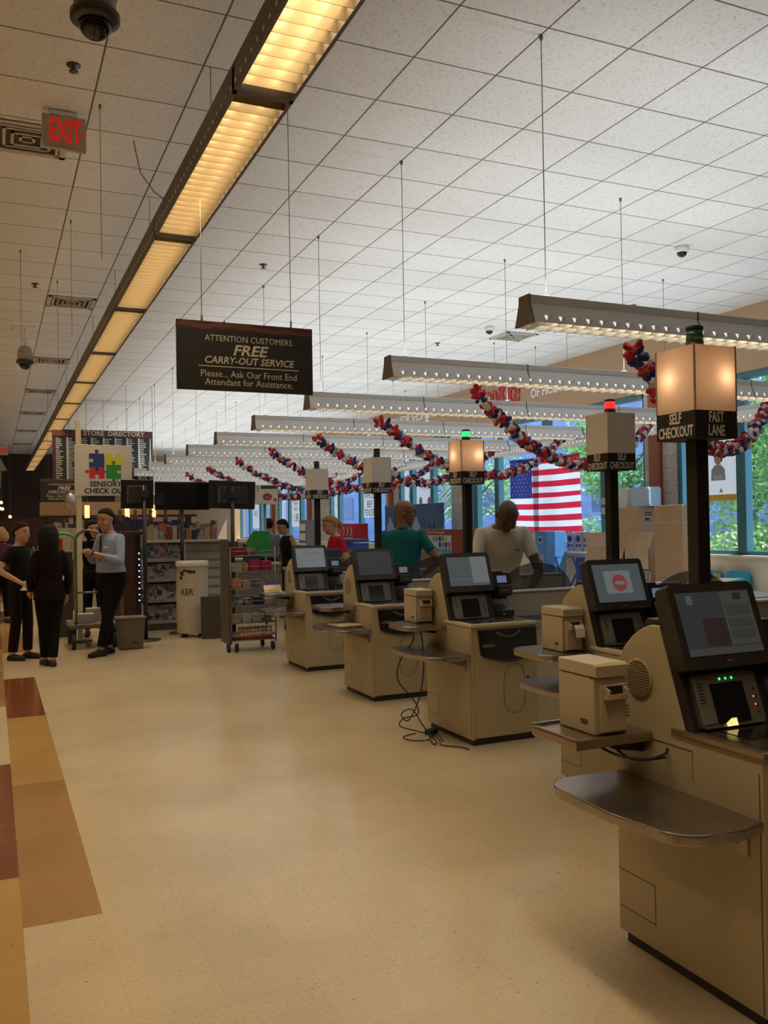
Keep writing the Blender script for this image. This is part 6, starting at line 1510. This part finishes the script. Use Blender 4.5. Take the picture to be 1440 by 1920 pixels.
# boogie boards
def board(y, z, w, h, stripes, label, rz=0.0):
    t = thing('bodyboard', label, 'bodyboard', (9.62, y, z)); M = Ry(.10)
    b = MB(); b.prism(rrect(-w/2, w/2, 0, h, .09), 'x', -.025, .025, M=M, bev=.012); b.build('board', stripes[0], t)
    for k, m_ in enumerate(stripes[1:]):
        b = MB(); b.box(-.0275, -.0245, -w/2+.02+k*.075, -w/2+.085+k*.075, .05, h-.045, M=M); b.build('stripe', m_, t)
AQUA = mat('aqua_blue', (0.03, 0.36, 0.60), 0.5, var=.2, vscale=12); 
board(9.36, .32, .45, .53, [AQUA], 'aqua blue bodyboard leaning under the window at the right edge')
board(9.86, .32, .42, .52, [AQUA, mat('orange_stripe', (.75, .22, .03), .5), mat('lime_stripe', (.35, .50, .05), .5), mat('blue_stripe', (.03, .06, .35), .5)], 'orange and blue striped bodyboard behind the FAST LANE post')
t = thing('low_table', 'low merchandise table under the bodyboards', 'table', (9.45, 9.12, 0))
b = MB(); b.box(-.25, .25, -.75, .75, .28, .32, .006); b.build('top', SHELFM, t)
for x, y in ((-.22, -.7), (.22, -.7), (-.22, .7), (.22, .7)): b = MB(); b.box(x-.02, x+.02, y-.02, y+.02, 0, .28); b.build('leg', SHELFD, t)
# blue water cooler carton display, pet food bags, outlet
t = thing('cooler_display', 'blue and white water dispenser display box below the flag', 'display', (9.1, 13.25, 0))
b = MB(); b.box(-.2, .2, -.30, .30, 0, 1.42, .006); b.build('carton', mat('display_blue', (0.10, 0.28, 0.62), 0.5), t)
b = MB(); b.box(-.203, -.2, .06, .30, .0, 1.40); b.build('white_side', mat('display_pale', (.62, .72, .82), .5), t)
b = MB(); b.ball((-.203, -.1, 1.27), .004, .09, .07, n=16); b.box(-.2035, -.2, -.20, -.08, .75, 1.0); b.build('white_print', PW, t)
b = MB(); b.ball((-.206, -.1, 1.27), .004, .065, .045, n=16); b.ball((-.2045, -.14, .87), .003, .045, .05, n=12); b.build('blue_print', mat('logo_navy', (.03, .08, .40), .5), t)
b = MB(); b.box(-.204, -.2, .10, .24, 1.10, 1.36); b.build('code_card', WHITEP, t)
BAGM = mat('pet_food_bag', (0.42, 0.40, 0.44), 0.4)
t = thing('shelf_rack', 'small white shelf under the sill holding printed sacks', 'shelf', (9.55, 12.65, 0))
b = MB(); b.box(-.15, .18, -.55, .55, 1.02, 1.06); b.box(-.15, .18, -.55, -.52, 0, 1.02); b.box(-.15, .18, .52, .55, 0, 1.02); b.build('shelf', WHITE, t)
for k, y in enumerate((13.02, 12.78, 12.54)):
    t = thing('sack', '%s printed grey sack from the left on the small white shelf' % ADJ[k], 'sack', (9.52, y, 1.06), group='printed sacks on the white shelf')
    b = MB(); b.prism(rrect(-.08, .08, -.11, .11, .03), 'z', 0, .34, bev=.015); b.build('sack', BAGM, t)
    b = MB(); b.ball((-.08, 0, .22), .006, .07, .06, n=12); b.ball((-.08, -.05, .10), .006, .03, .03, n=8); b.ball((-.08, .04, .10), .006, .03, .03, n=8); b.build('print', mat('sack_print', (.06, .03, .09), .5), t)
b = MB(); b.box(-.05, .03, -.06, .06, 0, .16, .006); b.box(-.02, .01, .03, .035, .16, .5)
tag(b.build('wall_outlet', mat('outlet_dark', (.08, .08, .09), .5), loc=(9.72, 13.55, 1.05)), 'dark electrical outlet box on the wall left of the printed sacks', 'outlet')
# gift card display with rust frame
t = thing('gift_card_display', 'rust framed gift card pegboard behind the leaning man', 'display', (8.65, 16.1, 0))
b = MB(); b.box(-.10, .10, -1.05, 1.20, 0, 1.47, .01); b.build('frame', mat('rust_board', (0.26, 0.055, 0.03), 0.45), t)
b = MB(); b.box(-.104, -.10, -.28, 1.10, .55, 1.34); b.build('pegboard', mat('peg_pale', (.55, .60, .58), .5), t)
lettering('Thanks for Coming By', .085, LETTER, t, T(-.106, .42, 1.405) @ FACE_LEFT, sx=1.0)
CARDC = [mat('card_'+n_, c, .4) for n_, c in (('blue', (.10, .25, .45)), ('green', (.12, .36, .20)), ('yellow', (.65, .55, .20)), ('red', (.55, .10, .10)), ('white', (.7, .7, .7)), ('black', (.04, .04, .05)))]
rd = random.Random(9)
for j in range(6):
    for k in range(10):
        b = MB(); b.box(-.006, .0, -.045, .045, -.05, .05)
        o = b.build('gift_card', CARDC[rd.randrange(6)], loc=(8.65-.106, 16.1+1.02-.135*k, 1.27-.125*j)); tag(o, 'gift card, row %s from the top, %s from the left on the rust display' % (['one', 'two', 'three', 'four', 'five', 'six'][j], ADJ[k]), 'gift card', 'gift cards on the rust display')
# water cooler advert board
t = thing('water_poster', 'wide blue poster of a water bottle and fir tree behind the teal polo man', 'poster', (9.3, 19.15, 0))
b = MB(); b.box(-.03, .03, -1.58, 1.58, .75, 2.06, .006); b.build('board', mat('poster_sky', (0.06, 0.14, 0.28), 0.4, var=.5, vscale=1.2), t)
b = MB(); b.box(-.02, .02, -1.4, -1.34, 0, .75); b.box(-.02, .02, 1.34, 1.4, 0, .75); b.build('legs', SHELFD, t)
b = MB(); b.prism([(-1.3, 1.3), (-1.2, 1.75), (-1.08, 1.35), (-.98, 1.65), (-.86, 1.3), (-.6, 1.25), (-.6, .8), (-1.55, .8), (-1.55, 1.35)], 'x', -.034, -.03); b.build('printed_trees', mat('print_fir', (.02, .05, .04), .5), t)
for y, k in ((-.25, 0), (1.25, 1)):
    b = MB(); b.prism([(y-.20, .9), (y+.20, .9), (y+.20, 1.55), (y+.06, 1.68), (y+.06, 1.75), (y-.06, 1.75), (y-.06, 1.68), (y-.20, 1.55)], 'x', -.035, -.03); b.build('printed_bottle', mat('print_bottle', (.30, .45, .60), .3), t)
b = MB(); b.ball((-.036, -.25, 1.25), .003, .10, .12, n=12); b.build('printed_label', PW, t)
b = MB(); b.box(-.036, -.03, .55, 1.0, .8, 1.95); b.build('printed_dispenser', mat('print_dispenser', (.03, .04, .09), .4), t)
# red promotional display and blue rack beyond
t = thing('red_display', 'red and white promotional display with chevrons beyond the cashier in red', 'display', (8.6, 21.5, 0))
b = MB(); b.box(-.2, .2, -.75, .75, 0, 1.62, .01); b.build('board', mat('display_red', (0.55, 0.02, 0.03), .45), t)
for k in range(5):
    y = .55-.26*k; b = MB(); b.prism([(y, 1.30), (y-.07, 1.30), (y-.17, 1.42), (y-.07, 1.54), (y, 1.54), (y-.10, 1.42)], 'x', -.204, -.2); b.build('chevron', PW, t)
b = MB(); b.box(-.205, -.2, -.7, .7, 1.14, 1.26); b.build('white_band', PW, t)
t = thing('blue_rack', 'blue wire merchandise rack left of the dark lane post', 'rack', (8.0, 19.6, 0))
b = MB(); b.box(-.2, .2, -.3, .3, 0, 1.25, .01); b.build('body', BLUP, t)
for z in (.35, .75, 1.15): b = MB(); b.box(-.22, .22, -.32, .32, z, z+.02); b.build('shelf', CHROME, t)
t = thing('brochure_stand', 'grey brochure stand beyond the ponytail cashier', 'stand', (8.4, 24.2, 0))
b = MB(); b.box(-.2, .2, -.3, .3, 0, 1.75, .01); b.build('panel', GREY, t)
for k in range(4): b = MB(); b.box(-.206, -.2, -.25, .25, .6+.28*k, .8+.28*k); b.build('brochure', WHITEP, t)
# clutter on the counters by the near right edge
goods(5.9, 6.2, 0, .6, .5, .72, CARD, 'brown cardboard carton on the floor behind the bagging belts', None, 'carton', cat='carton')
t = thing('goods_table', 'table of cartons and papers at the right edge below the window', 'table', (6.9, 6.9, 0))
b = MB(); b.box(-.4, .5, -.5, .6, .78, .82, .006); b.build('top', SHELFM, t)
for x, y in ((-.36, -.46), (.46, -.46), (-.36, .56), (.46, .56)): b = MB(); b.box(x-.02, x+.02, y-.02, y+.02, 0, .78); b.build('leg', SHELFD, t)
goods(6.75, 6.75, .82, .5, .3, .10, CARD, 'flat open brown carton on the table at the right edge', None, 'carton', cat='carton', rz=.3)
b = MB(); b.box(-.2, .2, -.12, .12, 0, .004, M=Ry(.12)); b.box(-.16, .22, -.10, .14, .01, .014, M=Ry(-.06) @ Rz(.2))
tag(b.build('loose_papers', WHITEP, loc=(6.7, 6.7, .96)), 'loose white papers on the brown carton at the right edge', 'paper')
# counter bag holder seen right of the nearest machine
